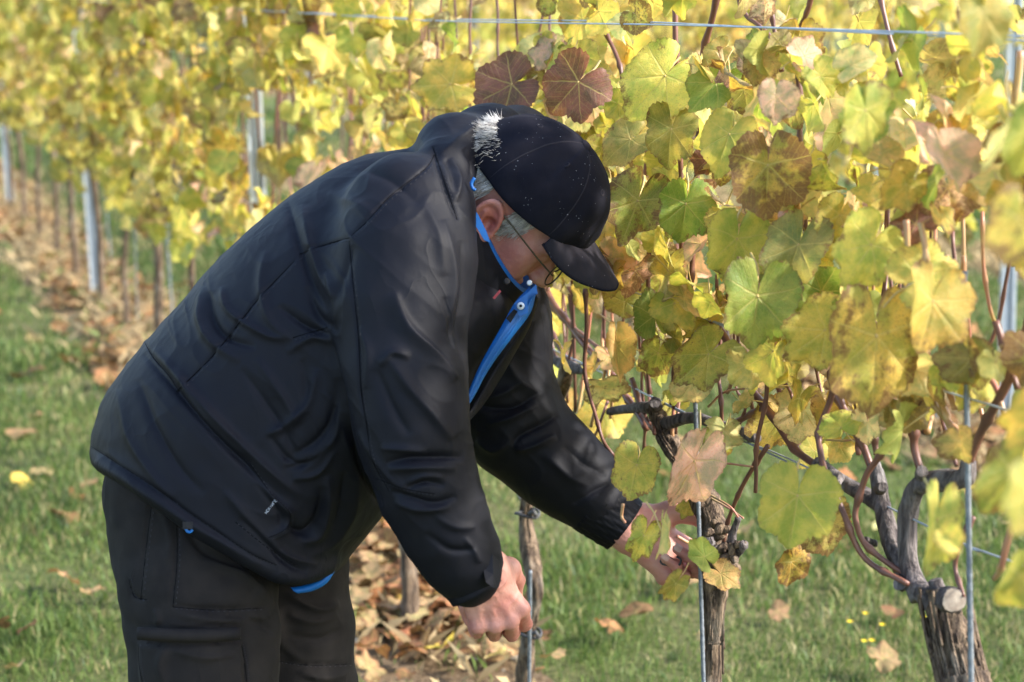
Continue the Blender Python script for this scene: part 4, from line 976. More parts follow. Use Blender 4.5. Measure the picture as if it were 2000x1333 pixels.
# ---------------------------------------------------------------- hands
def hand(wrist, fwd, dors, thumb_side, curls, thumb, scale, forearm, spread=0.0):
    """wrist: world point; fwd: to the knuckles; dors: back of the hand; thumb_side: towards the thumb"""
    X = np.array(fwd, float); X /= np.linalg.norm(X); Z = np.array(dors, float); Z -= X * (Z @ X); Z /= np.linalg.norm(Z); Y = np.array(thumb_side, float); Y -= X * (Y @ X) + Z * (Y @ Z); Y /= np.linalg.norm(Y)
    M = np.stack([X, Y, Z]); s = scale
    mcp = [(.092, .030, .002), (.096, .009, .005), (.090, -.012, .003), (.081, -.031, -.003)]
    lens = [(.043, .026, .022), (.047, .030, .023), (.043, .028, .023), (.034, .021, .020)]
    rad = [(.0106, .0096, .0087, .0072), (.0108, .0098, .0089, .0074), (.0102, .0092, .0084, .0070), (.0092, .0082, .0074, .0062)]
    F = []; tips = []
    for k in range(4):
        p = np.array(mcp[k]); a = 0; pts = [p]; yaw = spread * (1.5 - k) * .1
        for j in range(3):
            a += R(curls[k][j]); dv = np.array([math.cos(a) * math.cos(yaw), math.sin(yaw), -math.sin(a)]); p = p + dv * lens[k][j]; pts.append(p)
        F.append(pts); tips.append((pts[-1], dv, np.array([math.sin(a), 0, math.cos(a)])))
    T = [np.array(t) for t in thumb]
    def f(p):
        d = cone(p, (-.07, 0, 0), (.0, 0, 0), .031, .029); q = p.copy(); q[..., 2] = q[..., 2] * 1.25
        arm = smin(cone(q, (-forearm * .55, 0, 0), (-.01, 0, 0), .027, .028), cone(q, (-.01, .006, 0), (.02, .010, 0), .029, .027), .02)
        pal = smin(cone(p, (.015, .016, -.003), (.085, .026, -.003), .019, .015), cone(p, (.015, -.014, -.004), (.076, -.026, -.006), .018, .0135), .02)
        pal = smin(pal, cone(p, (.02, .002, -.002), (.088, .002, -.001), .018, .0145), .02)
        d = smin(arm, pal, .025)
        fin = None
        for k in range(4):
            fi = chain(p, list(zip(F[k], rad[k])), .003)
            fi = smin(fi, sph(p, F[k][1], rad[k][1] * 1.07), .003)
            fin = fi if fin is None else smin(fin, fi, .0016)
        d = smin(d, fin, .0045)
        for k in range(4):
            d = smin(d, sph(p, np.array(mcp[k]) + [-.001, 0, .004], .0098), .007)        # knuckle
            d = smin(d, cone(p, (.03, .002 + .3 * mcp[k][1], .0135), np.array(mcp[k]) + [-.01, 0, .0075], .0026, .0032), .006)   # tendon
        d = smin(d, cone(p, (.018, .020, -.010), T[0], .019, .016), .015)
        d = smin(d, chain(p, [(T[0], .0150), (T[1], .0122), (T[2], .0112), (T[3], .0088)], .004), .006)
        return d
    V, Q = sdf_mesh(f, (-forearm - .04, -.08, -.115), (.20, .11, .05), .0021, 1)
    Nn = normals(V, Q)
    vein = 1 - np.abs(vnoise(V * [38, 55, 30] + 4, 35)); back = np.clip((V[:, 2] - .004) / .008, 0, 1) * np.clip((.085 - V[:, 0]) / .02, 0, 1)
    V = V + Nn * (.0005 * vnoise(V * 130, 31) + .0006 * vnoise(V * [60, 90, 90], 33) + .0016 * back * np.clip((vein - .82) / .18, 0, 1))[:, None]
    for k in range(4):                                        # creases over the finger joints
        for j in (1, 2):
            dd = np.linalg.norm(V - F[k][j], axis=1); V = V - Nn * (np.where(dd < .016, .0005 * np.sin((V[:, 0] + V[:, 2]) * 2600), 0))[:, None]
    fl = np.zeros(len(V))
    for k in range(4):
        for pt in F[k][:3]: fl = np.maximum(fl, np.clip(1 - np.linalg.norm(V - pt, axis=1) / .022, 0, 1) * .8)
    fl = np.maximum(fl, np.clip((V[:, 0] - .05) / .08, 0, 1) * .55)
    nails = []
    allt = tips + [(T[3], (T[3] - T[2]) / np.linalg.norm(T[3] - T[2]), None)]
    for i, (tp, dv, up) in enumerate(allt):
        if up is None:
            up = np.cross(dv, [0, 0, 1.0]); up = np.cross(up, dv); up = thumb_up if False else up
        sd_ = np.cross(dv, up); r = rad[i][3] if i < 4 else .0088; mbv = []; n = 5
        for a in np.linspace(-1, 1, n):
            for b in np.linspace(-1, 1, n):
                th = a * .85; mbv.append(tp + dv * (b * .0055 + .0005) + sd_ * math.sin(th) * (r + .0006) * (1 if abs(b) < .9 else .8) + up * (math.cos(th) * (r + .0006)))
        nf = [(i0 * n + j, i0 * n + j + 1, (i0 + 1) * n + j + 1, (i0 + 1) * n + j) for i0 in range(n - 1) for j in range(n - 1)]
        nails.append((np.array(mbv) * s @ M + wrist, nf))
    return (V * s) @ M + wrist, Q, fl, nails
w1 = P(922, 1102, 2.395)
fw1 = (RT * .42 - UPV * .85 + FW * .30)
h1 = hand(w1, fw1, -FW * .94 + RT * .22 + UPV * .10, RT * .95 + UPV * .3, [(40, 96, 60), (46, 96, 55), (52, 94, 50), (57, 92, 45)], [(.045, .044, -.022), (.075, .050, -.045), (.098, .040, -.058), (.112, .026, -.062)], 1.06, .10)
w2 = P(1222, 1030, 2.86)
fw2 = RT * .80 - UPV * .56 + FW * .05
h2 = hand(w2, fw2, FW * .80 - UPV * .45 - RT * .25, UPV * .80 + RT * .50 - FW * .2, [(40, 62, 40), (52, 74, 45), (62, 78, 45), (66, 78, 40)], [(.040, .046, -.026), (.072, .052, -.046), (.102, .046, -.052), (.126, .034, -.050)], 1.2, .10)
# a plain torso, neck and arms inside the clothes so that head and hands belong to one body
def body_f(p):
    d = chain(p, [(P(430, 900, D0), .13), (P(560, 720, D0), .15), (P(720, 560, D0), .15), (P(840, 470, D0), .11)], .05)
    d = smin(d, chain(p, [(P(830, 470, D0), .08), (P(900, 450, D0 - .01), .062), (P(965, 440, 2.60), .058)], .03), .04)
    d = smin(d, chain(p, [(P(810, 470, 2.46), .07), (P(795, 640, 2.41), .055), (P(815, 870, 2.38), .038), (P(890, 1060, 2.39), .026)], .02), .03)
    d = smin(d, chain(p, [(P(900, 520, 2.80), .07), (P(955, 680, 2.87), .055), (P(985, 820, 2.88), .038), (P(1165, 972, 2.87), .026)], .02), .03)
    d = smin(d, chain(p, [(P(385, 930, 2.60), .08), (P(400, 1340, 2.53), .06), (P(398, 2100, 2.53), .04)], .03), .05)
    return smin(d, chain(p, [(P(500, 960, 2.70), .07), (P(570, 1340, 2.75), .06), (P(545, 2040, 2.79), .04)], .03), .05)
lo, hi = bbox([P(250, 400, 2.3), P(250, 2150, 2.5), P(1250, 350, 2.95), P(700, 2080, 2.9), P(1250, 1100, 2.95), P(300, 900, 2.8)], .02); lo[2] = .07
BV, BQ = sdf_mesh(body_f, lo, hi, .015, 1)
allV = [HWV, h1[0], h2[0], BV]; allQ = [HQ, h1[1], h2[1], BQ]; fl = np.concatenate([np.clip(flush, 0, 1), h1[2], h2[2], np.zeros(len(BV))])
off = np.cumsum([0] + [len(v) for v in allV])
body = part('body', np.concatenate(allV), np.concatenate([q + o for q, o in zip(allQ, off)]), [M_SKIN], man, True, None, {'flush': ('FLOAT', fl)})
for h in (h1, h2):
    for V, F in h[3]:
        part('fingernail', V, F, [M_NAIL], body)

# ---------------------------------------------------------------- cap
def cap_pt(a, t):
    """a: angle round the head (0 = front), t: 0 at the edge .. 1 at the button; local head axes"""
    ca, sa = math.cos(a), math.sin(a)
    rx = .113 if ca > 0 else .122; e0 = .043 + .013 * ca - .006 * (1 - abs(ca))
    s = math.sin(t * math.pi / 2); c = math.cos(t * math.pi / 2) ** (.80 if ca > 0 else .92)
    top = .154
    seam = abs(((a / (math.pi / 3)) % 1) - .5) * 2               # 1 on a seam
    k = 1 - .018 * max(0, seam - .72) / .28 * (1 - t * .5)
    dent = .0040 * vnoise(np.array([[ca * 2.4, sa * 2.4, t * 3.5]]), 41)[0] * (1 - t) + .0028 * vnoise(np.array([[ca * 5, sa * 5, t * 7]]), 43)[0] * (1 - t ** 2)
    r = c * k
    z = e0 + (top - e0) * s
    return np.array([rx * r * ca + .004 + dent * ca, (.092 * r + dent) * sa, z - (.004 if False else 0)])
def cap():
    n, m = 144, 26; V = []; F = []
    for j in range(m):
        t = j / (m - 1) * .985
        for i in range(n):
            a = 2 * math.pi * i / n; p = cap_pt(a, t)
            if t < .22:                                       # opening over the strap at the back
                w = max(0, 1 - abs(abs(a if a < math.pi else a - 2 * math.pi) - math.pi) / .42); p[2] += .040 * (max(0, w) ** .5) * (1 - t / .22)
            V.append(p)
    for j in range(m - 1):
        for i in range(n): F.append((j * n + i, j * n + (i + 1) % n, (j + 1) * n + (i + 1) % n, (j + 1) * n + i))
    V.append(cap_pt(0, 1) * [0, 1, 1] + np.array([.004, 0, .0])); F += [((m - 1) * n + i, (m - 1) * n + (i + 1) % n, m * n) for i in range(n)]
    o = part('cap', hw(np.array(V)), F, [M_CAP], man)
    sol = o.modifiers.new('thickness', 'SOLIDIFY'); sol.thickness = .0022; sol.offset = -1
    sd = o.modifiers.new('s', 'SUBSURF'); sd.levels = sd.render_levels = 1
    # brim
    V = []; F = []; n, m = 41, 12
    for j in range(m):
        t = j / (m - 1)
        for i in range(n):
            u = -1 + 2 * i / (n - 1); a = u * 1.0; e = cap_pt(a, .02); L = .076 * (1 - abs(u) ** 3.2) ** .62
            dv = np.array([.985, u * .10, -.10 - .22 * u * u])
            V.append(e + dv * L * t + np.array([0, 0, -.002 + .010 * t * (1 - t)]) - np.array([0, 0, .016 * (t ** 1.4) * u * u]))
    F = [(j * n + i, (j + 1) * n + i, (j + 1) * n + i + 1, j * n + i + 1) for j in range(m - 1) for i in range(n - 1)]
    b = part('brim', hw(np.array(V)), F, [M_BRIM], o); sol = b.modifiers.new('thickness', 'SOLIDIFY'); sol.thickness = .0034; sol.offset = 0
    sd = b.modifiers.new('s', 'SUBSURF'); sd.levels = sd.render_levels = 1
    q = [V[(m - 1) * n + i] for i in range(0, n)]; tv, tf = tube(hw(np.array(q)), .0021, 6); part('brim_piping', tv, tf, [M_CAP], b)
    c = np.array([.004, 0, .154]); tv, tf = tube(hw([c + [0, 0, -.002], c + [0, 0, .002], c + [0, 0, .0045], c + [0, 0, .0055]]), [.0098, .0096, .0072, .0030], 18); part('button', tv + Uh * .0012, tf, [M_BRIM], o)
    for k in range(6):
        a = (k + .5) * math.pi / 3 + math.pi / 6 + math.pi / 6; p = cap_pt(a, .60); q = cap_pt(a, .62); r = cap_pt(a + .02, .6); nn = np.cross(r - p, q - p); nn /= np.linalg.norm(nn)
        if nn[2] < 0: nn = -nn
        e1 = (q - p) / np.linalg.norm(q - p); e2 = np.cross(nn, e1)
        ring = [p + nn * .0014 + (e1 * math.cos(x) + e2 * math.sin(x)) * .0042 for x in np.linspace(0, 2 * math.pi, 15)]
        tv, tf = tube(hw(np.array(ring)), .0012, 5, False); part('eyelet', tv, tf, [M_BRIM], o)
    for k in range(3):                                        # raised seam welts over the crown
        for sgn in (0, math.pi):
            a = k * math.pi / 3 + sgn; pth = [cap_pt(a, t) * 1.0 + np.array([0, 0, .0004]) + .0012 * np.array([math.cos(a), math.sin(a), .5]) for t in np.linspace(.0, .97, 24)]
            tv, tf = tube(hw(np.array(pth)), .0015, 5); part('seam', tv, tf, [M_BRIM], o)
    pth = [np.array([-.1075 * math.cos(x), .088 * math.sin(x), .028]) for x in np.linspace(-.5, .5, 13)]
    tv, tf = tube(hw(np.array(pth)), .006, 8); part('strap', tv, tf, [M_BLACK], o)
    return o
CAPO = cap()
# ---------------------------------------------------------------- hair
def hair():
    mb = MB(); q = random.Random(4); SH = []
    def strand(p, d, L, r=.0004, curl=.4):
        pts = [np.array(p)]; d = np.array(d, float); d /= np.linalg.norm(d); pp = np.array([p]); g = np.array([vnoise(pp * 75, 61)[0], vnoise(pp * 75, 62)[0], vnoise(pp * 75, 63)[0]]) * curl * 2.6 + np.array([q.gauss(0, curl), q.gauss(0, curl), q.gauss(0, curl)]) * .35
        for i in range(4):
            d = d + g * .25; d /= np.linalg.norm(d); pts.append(pts[-1] + d * L / 4)
        r = r * q.choice((.7, .8, 1, 1, 1.3, 1.9)); V, F = tube(pts, [r, r, r, r * .8, r * .2], 3, False); mb.add(V, F); SH.extend([min(1, max(0, .62 + .5 * vnoise(pp * 170, 65)[0] + q.gauss(0, .16)))] * len(V))
    def skull(a, z):                                          # point on the skull at angle a, height z
        k = math.sqrt(max(.02, 1 - ((z - .045) / .092) ** 2)) if z > -.0 else math.sqrt(max(.02, 1 - ((0 - .045) / .092) ** 2)) * (1 + z * 2.2)
        return np.array([-.008 + .097 * k * math.cos(a), .076 * k * math.sin(a), z])
    for s in (-1, 1):
        for i in range(5200):                                 # behind and round the ear to the nape
            a = q.uniform(1.9, math.pi + .12) * s; z = q.uniform(-.075, .062)
            if abs(a) < 2.12 and z < .016: continue
            p = skull(a, z); n = np.array([math.cos(a), math.sin(a), 0]); strand(p * 1.012, n * .16 + np.array([-.30, 0, -1.0]) + .35 * np.array([0, math.sin(z * 90), 0]), q.uniform(.018, .036), curl=.28)
        for i in range(1100):                                  # sideburn
            a = q.uniform(1.02, 1.42) * s; z = q.uniform(-.030, .045)
            if z < .0 and a * s < 1.15: continue
            p = skull(a, z); n = np.array([math.cos(a), math.sin(a), 0]); strand(p * 1.012, n * .14 + np.array([-.25, 0, -1.0]), q.uniform(.008, .017), curl=.25)
    for i in range(3600):                                      # tuft through the opening at the back of the cap
        a = math.pi + q.gauss(0, .30); z = q.uniform(.045, .085); p = skull(a, z); n = np.array([math.cos(a), math.sin(a), 0])
        strand(p, n * .62 + np.array([-.15, .35 + q.gauss(0, .12), -.55 + q.gauss(0, .22)]), q.uniform(.012, .032), .00032, .34)
    V, F, _ = mb.get(); V = hw(V)
    return part('hair', V, F, [M_HAIR], man, True, None, {'shade': ('FLOAT', SH)})
hair()
# ---------------------------------------------------------------- spectacles
def glasses():
    root = None
    rim = []
    for s in (1, -1):
        ring = [np.array([.116 + .004 * math.cos(x), s * .034 + .025 * math.cos(x), .000 + .019 * math.sin(x)]) for x in np.linspace(0, 2 * math.pi, 28)]
        rim.append(ring)
    tv, tf = tube(hw(np.array(rim[0])), .0013, 6, False)
    root = part('glasses', tv, tf, [M_GLASS], man)
    tv, tf = tube(hw(np.array(rim[1])), .0013, 6, False); part('rim', tv, tf, [M_GLASS], root)
    for s in (1, -1):
        tv, tf = tube(hw(catmull([(-.006, s * .080, .018), (.03, s * .081, .016), (.08, s * .073, .010), (.113, s * .062, .006)], 6)), .0014, 6); part('temple', tv, tf, [M_GLASS], root)
        lens = [np.array([.116, s * .034, .0])] + rim[0 if s == 1 else 1][:-1]
        gm = GLASSM; part('lens', hw(np.array(lens)), [(0, 1 + i, 1 + (i + 1) % 27) for i in range(27)], [gm], root)
    tv, tf = tube(hw(catmull([(.118, -.010, .004), (.121, 0, .008), (.118, .010, .004)], 6)), .0013, 6); part('bridge', tv, tf, [M_GLASS], root)
t = NT('lens_glass'); tr = t.n('BsdfTransparent'); gl = t.n('BsdfGlossy'); gl.inputs['Roughness'].default_value = .03
mx = t.n('MixShader'); mx.inputs[0].default_value = .12; t.t.links.new(tr.outputs[0], mx.inputs[1]); t.t.links.new(gl.outputs[0], mx.inputs[2]); GLASSM = t.done(mx.outputs[0])
glasses()
# small dark wire ring held between the fingers of the far hand
wt = empty('wire_tie', P(1312, 1096, 2.80), 'small dark twisted wire ring held between the fingers of the far hand', 'wire tie')
V, F = tube([P(1303 + 13 * math.cos(x), 1097 + 7 * math.sin(x), 2.80) for x in np.linspace(0, 2 * math.pi, 20)], .0016, 6, False); part('ring', V, F, [M_TIE], wt)
V, F = tube(catmull([P(1316, 1098, 2.80), P(1326, 1104, 2.79), P(1330, 1094, 2.79), P(1322, 1088, 2.80)], 5), .0018, 6); part('twist', V, F, [M_TIE], wt)
# ------------------------------------------------------------------ vines
def gnarl(path, rad, sides=14, rough=.16, seed=0, fine=6):
    pth = catmull(path, fine); n = len(pth); rr = np.interp(np.linspace(0, 1, n), np.linspace(0, 1, len(rad)), rad)
    ph = np.arange(sides) * 2 * math.pi / sides
    q = np.stack([np.repeat(np.arange(n), sides) * .13 * 1.0, np.tile(np.cos(ph) * 2.2, n), np.tile(np.sin(ph) * 2.2, n)], 1)
    b = 1 + rough * vnoise(q, seed) + rough * .6 * vnoise(q * [4, 2.3, 2.3], seed + 1)
    return tube(pth, rr, sides, True, b.reshape(n, sides))
def cane_mesh(pts, r, seed=0, nodes=True, fine=7, sides=7):
    pth = catmull(pts, fine); n = len(pth); r = r * .86; s = np.concatenate([[0], np.cumsum(np.linalg.norm(np.diff(pth, axis=0), axis=1))])
    rr = r * (1 - .25 * s / max(s[-1], 1e-6))
    zz = np.sin(s / .075 * math.pi + seed)[:, None] * RD * .0022 + np.cos(s / .075 * math.pi + seed * 2)[:, None] * RN * .0015; pth = pth + zz
    if nodes: rr = rr * (1 + .55 * np.exp(-(((s + seed * .013) % .075) - .037) ** 2 / .006 ** 2))
    return tube(pth, rr, sides)
def new_vine(base, label, group='grapevines of the near row'):
    return empty('grapevine', base, label, 'grapevine', group)
NLEAF = [0]
def put_leaf(v, base, pos, tip, nor, size, key, amt=None, me=None, wide=1.0):
    o = bpy.data.objects.new('leaf', me or rnd.choice(LEAVES)); COL.objects.link(o); o.parent = v
    orient(o, np.asarray(pos) - base, tip, nor, size, wide); leaf_color(o, key, amt); NLEAF[0] += 1
    return o
def hero(v, base, jx, jy, tx, ty, off, key, amt=.25, tilt=(0, 0), me=None, wide=1.0):
    """leaf whose stalk joint and tip are given on the photo; tilt turns its face sideways / up"""
    a = PR(jx, jy, off); d = (a - CAM) @ FW; b = P(tx, ty, d + rnd.uniform(-.02, .02)); L = np.linalg.norm(b - a)
    n = -FW + RT * tilt[0] + UPV * tilt[1]
    o = put_leaf(v, base, a, b - a, n, L * .86, key, amt * .8, me or rnd.choice(FLAT + LEAVES[:8]), wide * .84)
    return o
def wpath(pts):
    pts = list(pts)
    if pts[0][1] <= 20: pts = [(pts[0][0] * 2 - pts[1][0] + (pts[0][0] - pts[1][0]) * .6, -160) + tuple(pts[0][2:])] + pts
    return [PR(p[0], p[1], p[2] if len(p) > 2 else 0) for p in pts]
def add(v, name, geo, mat, smooth=True): return part(name, geo[0], geo[1], [mat], v, smooth)
def stub(v, p, d, r, L, seed=0):
    p = np.asarray(p); d = np.asarray(d, float); d /= np.linalg.norm(d)
    g = gnarl([p - d * L * .3, p + d * L * .5, p + d * L], [r * 1.2, r, r * .95], 10, .12, seed, 3); o = add(v, 'spur', g, M_ARM)
    w = np.cross(d, [.3, .5, .8]); w /= np.linalg.norm(w); u = np.cross(d, w); c = p + d * (L + .0015)
    ring = [c + (u * math.cos(a) + w * math.sin(a)) * r * .9 * (1 + .08 * math.sin(3 * a)) for a in np.linspace(0, 2 * math.pi, 15)[:-1]]
    V = ring + [q - d * .004 for q in ring] + [c + d * .0008]
    part('cut_end', V, [(i, (i + 1) % 14, 28) for i in range(14)] + [(i + 14, (i + 14 - 13 if i == 13 else i + 15), (i + 1) % 14, i) for i in range(14)], [M_CUT if r > .010 else M_ARM], o, False)
def zmin_leaf(y): return np.interp(y, [2, 3.0, 4.5, 6], [1.16, 1.10, .86, .74])
KEYS = ['yellow', 'gold', 'olive', 'lime', 'green', 'cream', 'pink', 'purple', 'grey', 'tan']
WT_FAR = [26, 8, 24, 25, 7, 7, 4, 2.5, 5, 4]; WT_NEAR = [23, 9, 14, 21, 8, 14, 13, 1, 3, 5]
BLOCK = [(1130, 160, 1215, 575), (880, 150, 1130, 575)]
def rand_leaf(v, base, p, n_side, y, near, small=None):
    s = rnd.triangular(.020, .058, .036) if near else rnd.triangular(.026, .076, .048)
    tip = np.array([rnd.gauss(0, .55), rnd.gauss(0, .55), -1 + rnd.gauss(0, .45)])
    nor = RN * n_side * rnd.uniform(.3, 1.0) + np.array([rnd.gauss(0, .45), rnd.gauss(0, .45), .35 + rnd.gauss(0, .35)])
    k = rnd.choices(KEYS, WT_NEAR if near else WT_FAR)[0]
    return put_leaf(v, base, p, tip, nor, s, k, None, rnd.choice(small) if small else rnd.choice(LEAVES + CURL + FLAT))
def build_random(y, label, group='grapevines of the near row', off=0.0, nleaf=230, ncane=8, trunk=True, near=False, small=None, reject=None, top=1.95, zlo=None, leafparts=True):
    base = np.array([rowx(y), y, 0]) + RN * off; v = new_vine(base, label, group); sd = int(y * 97 + off * 31)
    h = rnd.uniform(.68, .76); lean = RD * rnd.uniform(-.10, .10) + RN * rnd.uniform(-.03, .03); mid = base + lean * .35 + np.array([0, 0, h * rnd.uniform(.35, .65)]) + RD * rnd.uniform(-.06, .06) + RN * rnd.uniform(-.02, .02)
    head = base + lean + np.array([0, 0, h]); r0 = rnd.uniform(.012, .019)
    if trunk: add(v, 'trunk', gnarl([base - [0, 0, .03], base + (mid - base) * .5 + RD * rnd.uniform(-.012, .012), mid, mid + (head - mid) * .55 + RD * rnd.uniform(-.015, .015), head, head + [0, 0, .03]], [r0 * 1.25, r0 * 1.05, r0, r0 * .95, r0 * 1.25, r0 * 1.5], 10, .2, sd, 5), M_BARK)
    for s in (-1, 1):
        if trunk: add(v, 'arm', gnarl([head + [0, 0, .0], head + RD * s * .10 + [0, 0, .06], head + RD * s * .30 + [0, 0, rnd.uniform(.06, .14)]], [.014, .012, .010], 8, .18, sd + s, 4), M_ARM)
    canes = []
    for i in range(ncane):
        s0 = head + RD * rnd.uniform(-.38, .38) + np.array([0, 0, rnd.uniform(.04, .14)]) + RN * rnd.uniform(-.02, .02)
        e = s0 + RD * rnd.gauss(0, .13) + RN * rnd.gauss(0, .05); e[2] = rnd.uniform(1.55, 2.05)
        m_ = (s0 + e) / 2 + RD * rnd.gauss(0, .04) + RN * rnd.gauss(0, .03)
        canes.append((s0, m_, e)); add(v, 'cane', cane_mesh([s0, m_, e], rnd.uniform(.0032, .0048), i, trunk, 6, 6 if trunk else 5), M_CANE)
    lv = zmin_leaf(y) if zlo is None else zlo
    gap = rnd.randrange(999)
    n = 0; tries = 0; VV = []; FF = []; LL = []; nn = 0
    while n < nleaf and tries < nleaf * 6:
        tries += 1
        s = rnd.uniform(-.40, .40); z = lv + (top - lv) * rnd.random() ** .92 - abs(rnd.gauss(0, .05)); sd_ = rnd.choice((-1, -1, 1)); o_ = abs(rnd.gauss(0.05, .085)) * sd_
        if near: o_ = max(o_, -.075)
        p = base + RD * s + RN * o_; p[2] = z
        if reject is not None and reject(p): continue
        if vnoise(np.array([[p[0] * 5 + gap, p[1] * 5, p[2] * 5]]), 77)[0] < -.34 and rnd.random() < .8: continue
        rand_leaf(v, base, p, 1 if o_ > 0 else -1, y, near, small); n += 1
    return v, base
def rej_near(p):
    px, py, d = proj(p)
    if 1120 < px < 1440 and py > 880: return True
    if px > 1085 and py > 690 + 120 * rnd.random() ** 2 * (px > 1250) + (60 if px > 1550 else 0): return rnd.random() < ((.62 if px < 1480 else .78) if py < 870 else .98)
    if 1040 < px < 1120 and py > 560: return True
    for k, (x, y, r) in enumerate(GAPS):
        if (px - x) ** 2 + (py - y) ** 2 < r * r: return True
    if d < 2.62 and px < 1260: return True
    if px > 800 and py < 95 and rnd.random() < .72: return True
    return False
def rej_post(p):
    px, py, d = proj(p)
    return 462 < px < 580 and 160 < py < 400 and rnd.random() < .9
GAPS = [(1240, 615, 60), (1310, 40, 35), (1440, 45, 35), (1930, 480, 80), (1960, 600, 110), (1890, 560, 60), (1110, 640, 60), (1330, 300, 22), (1255, 450, 20), (1180, 640, 60)]

# ---- the vine at the middle, held by the far hand
b = PR(1392, 1520); b[2] = 0; yA = b[1]
vA, bA = build_random(2.78, 'grapevine in the middle, its shaggy trunk standing right of the far hand', nleaf=275, ncane=0, trunk=False, near=True, reject=rej_near, zlo=.93)
def trunk_of(v, pts, rad, seed, sides=26, fine=14):
    q = wpath(pts); q[-1] = q[-2] + (q[-1] - q[-2]); e = q[-1].copy(); d = (q[-1] - q[-2]); d /= np.linalg.norm(d)
    k = (e[2] + .04) / max(-d[2], .2); q.append(e + d * max(k, .05)); rr = [r * ((p_ - CAM) @ FW) / FPX for r, p_ in zip(list(rad) + [rad[-1] * 1.1], q)]
    return add(v, 'trunk', gnarl(q, rr, sides, .27, seed, fine), M_BARK)
def strips(v, parent, pts, rad, n, seed):
    """loose strings of bark standing off the trunk"""
    q = random.Random(seed); path = catmull(wpath(pts), 10); m = len(path); out = []
    for i in range(n):
        a = q.uniform(0, 2 * math.pi); s = q.randrange(0, m - 6); L = q.randrange(5, min(24, m - s)); r = rad * 2.8 / FPX * q.uniform(.92, 1.05)
        pts_ = [path[s + k] + (-FW * math.cos(a) + RT * math.sin(a)) * (r + (.004 * (k / L) ** 3 if i % 3 == 0 else .0)) for k in range(0, L, 2)]
        if len(pts_) > 2: out.append(tube(catmull(pts_, 2), q.uniform(.0012, .0030), 4))
    for g in out[:]: part('bark_strip', g[0], g[1], [M_BARK], parent)
PA = [(1285, 795), (1300, 850), (1345, 920), (1385, 1000), (1402, 1085), (1396, 1160), (1392, 1240), (1390, 1333)]
tA = trunk_of(vA, PA, [22, 17, 19, 26, 32, 23, 19, 18], 3); strips(vA, tA, PA, 21, 80, 5)
add(vA, 'arm', gnarl(wpath([(1300, 828), (1350, 816), (1400, 830), (1478, 856)]), [.012, .0095, .009, .0085], 12, .14, 8, 6), M_ARM)
stub(vA, PR(1468, 853), PR(1480, 857) - PR(1462, 851), .0085, .008, 4)
add(vA, 'arm', gnarl(wpath([(1290, 800), (1255, 795), (1215, 800), (1190, 805)]), [.013, .010, .008, .007], 12, .14, 9, 6), M_ARM)
for (x, y, dx, dy, r, L) in ((1403, 1085, -2, 12, .0125, .016), (1385, 1060, -8, -6, .009, .02), (1280, 790, -3, -12, .010, .02)):
    stub(vA, PR(x, y, -.02), PR(x + dx, y + dy, -.03) - PR(x, y), r, L, int(x))
for pts, r in (([(1408, 1100), (1430, 1090), (1446, 1074), (1455, 1064)], [.011, .008, .007, .0068]), ([(1415, 1080), (1428, 1062), (1432, 1040), (1442, 1012)], [.010, .0075, .006, .005]), ([(1425, 1068), (1438, 1070)], [.007, .005])):
    add(vA, 'spur', gnarl(wpath([(x, y, -.02) for x, y in pts]), r, 10, .2, int(pts[0][0]), 5), M_ARM)
for i in range(26):
    x, y = rnd.gauss(1405, 20), rnd.gauss(1075, 28); p = PR(x, y, -.03); d = np.array([rnd.gauss(0, 1), -.6, rnd.gauss(0, 1)]); d /= np.linalg.norm(d)
    g = gnarl([p, p + d * .012, p + d * .018], [.007, .006, .003], 7, .3, i, 2); part('bark_knob', g[0], g[1], [M_BARK], tA)
CA = [([(1060, 560), (1100, 620), (1150, 682), (1195, 732), (1232, 790), (1265, 838)], .0085), ([(1075, 640), (1100, 690), (1120, 720), (1160, 722)], .006), ([(1145, 565, -.12), (1143, 640, -.12), (1148, 760, -.12), (1175, 850, -.12), (1200, 890, -.1), (1226, 932, -.1)], .0043),
      ([(1262, 250), (1266, 400), (1268, 520), (1266, 660), (1268, 770)], .0055), ([(1318, 20), (1322, 120), (1328, 240), (1330, 360), (1332, 480), (1328, 560), (1322, 650), (1312, 790)], .0058), ([(1395, 20), (1372, 110), (1366, 250), (1360, 380), (1354, 490), (1345, 600), (1322, 680), (1318, 800)], .0060),
      ([(1232, 740), (1262, 815), (1285, 850)], .006), ([(1320, 480), (1345, 570), (1405, 640), (1450, 730), (1492, 792), (1545, 868), (1598, 912)], .0085), ([(1520, 480, -.04), (1508, 560, -.05), (1500, 640, -.05), (1495, 760, -.05), (1480, 880, -.05), (1472, 962, -.05)], .0045), ([(1440, 560, .05), (1488, 690, .05), (1520, 760, .05), (1545, 830, .05), (1562, 880, .05)], .007), ([(1395, 845), (1440, 825), (1490, 795)], .007),
      ([(1150, 0), (1146, 60), (1141, 112)], .0045), ([(1158, 0), (1186, 70), (1210, 130), (1222, 192), (1240, 300)], .0052), ([(848, 0), (850, 60), (848, 130)], .0045), ([(830, 0), (836, 60), (842, 110)], .0042), ([(970, 0), (972, 70), (978, 140)], .004), ([(1180, 560, .03), (1182, 660, .03), (1190, 740, .03)], .004), ([(1500, 870, -.02), (1450, 950, -.03), (1425, 1010, -.02), (1413, 1060, -.02)], .0045), ([(1035, 560), (1075, 600), (1120, 640), (1180, 690)], .0055), ([(1070, 560), (1068, 620), (1085, 700), (1115, 720)], .005), ([(1115, 560), (1118, 640), (1112, 715)], .0055)]
for i, (pts, r) in enumerate(CA): add(vA, 'cane', cane_mesh(wpath(pts), r, i), M_CANE)
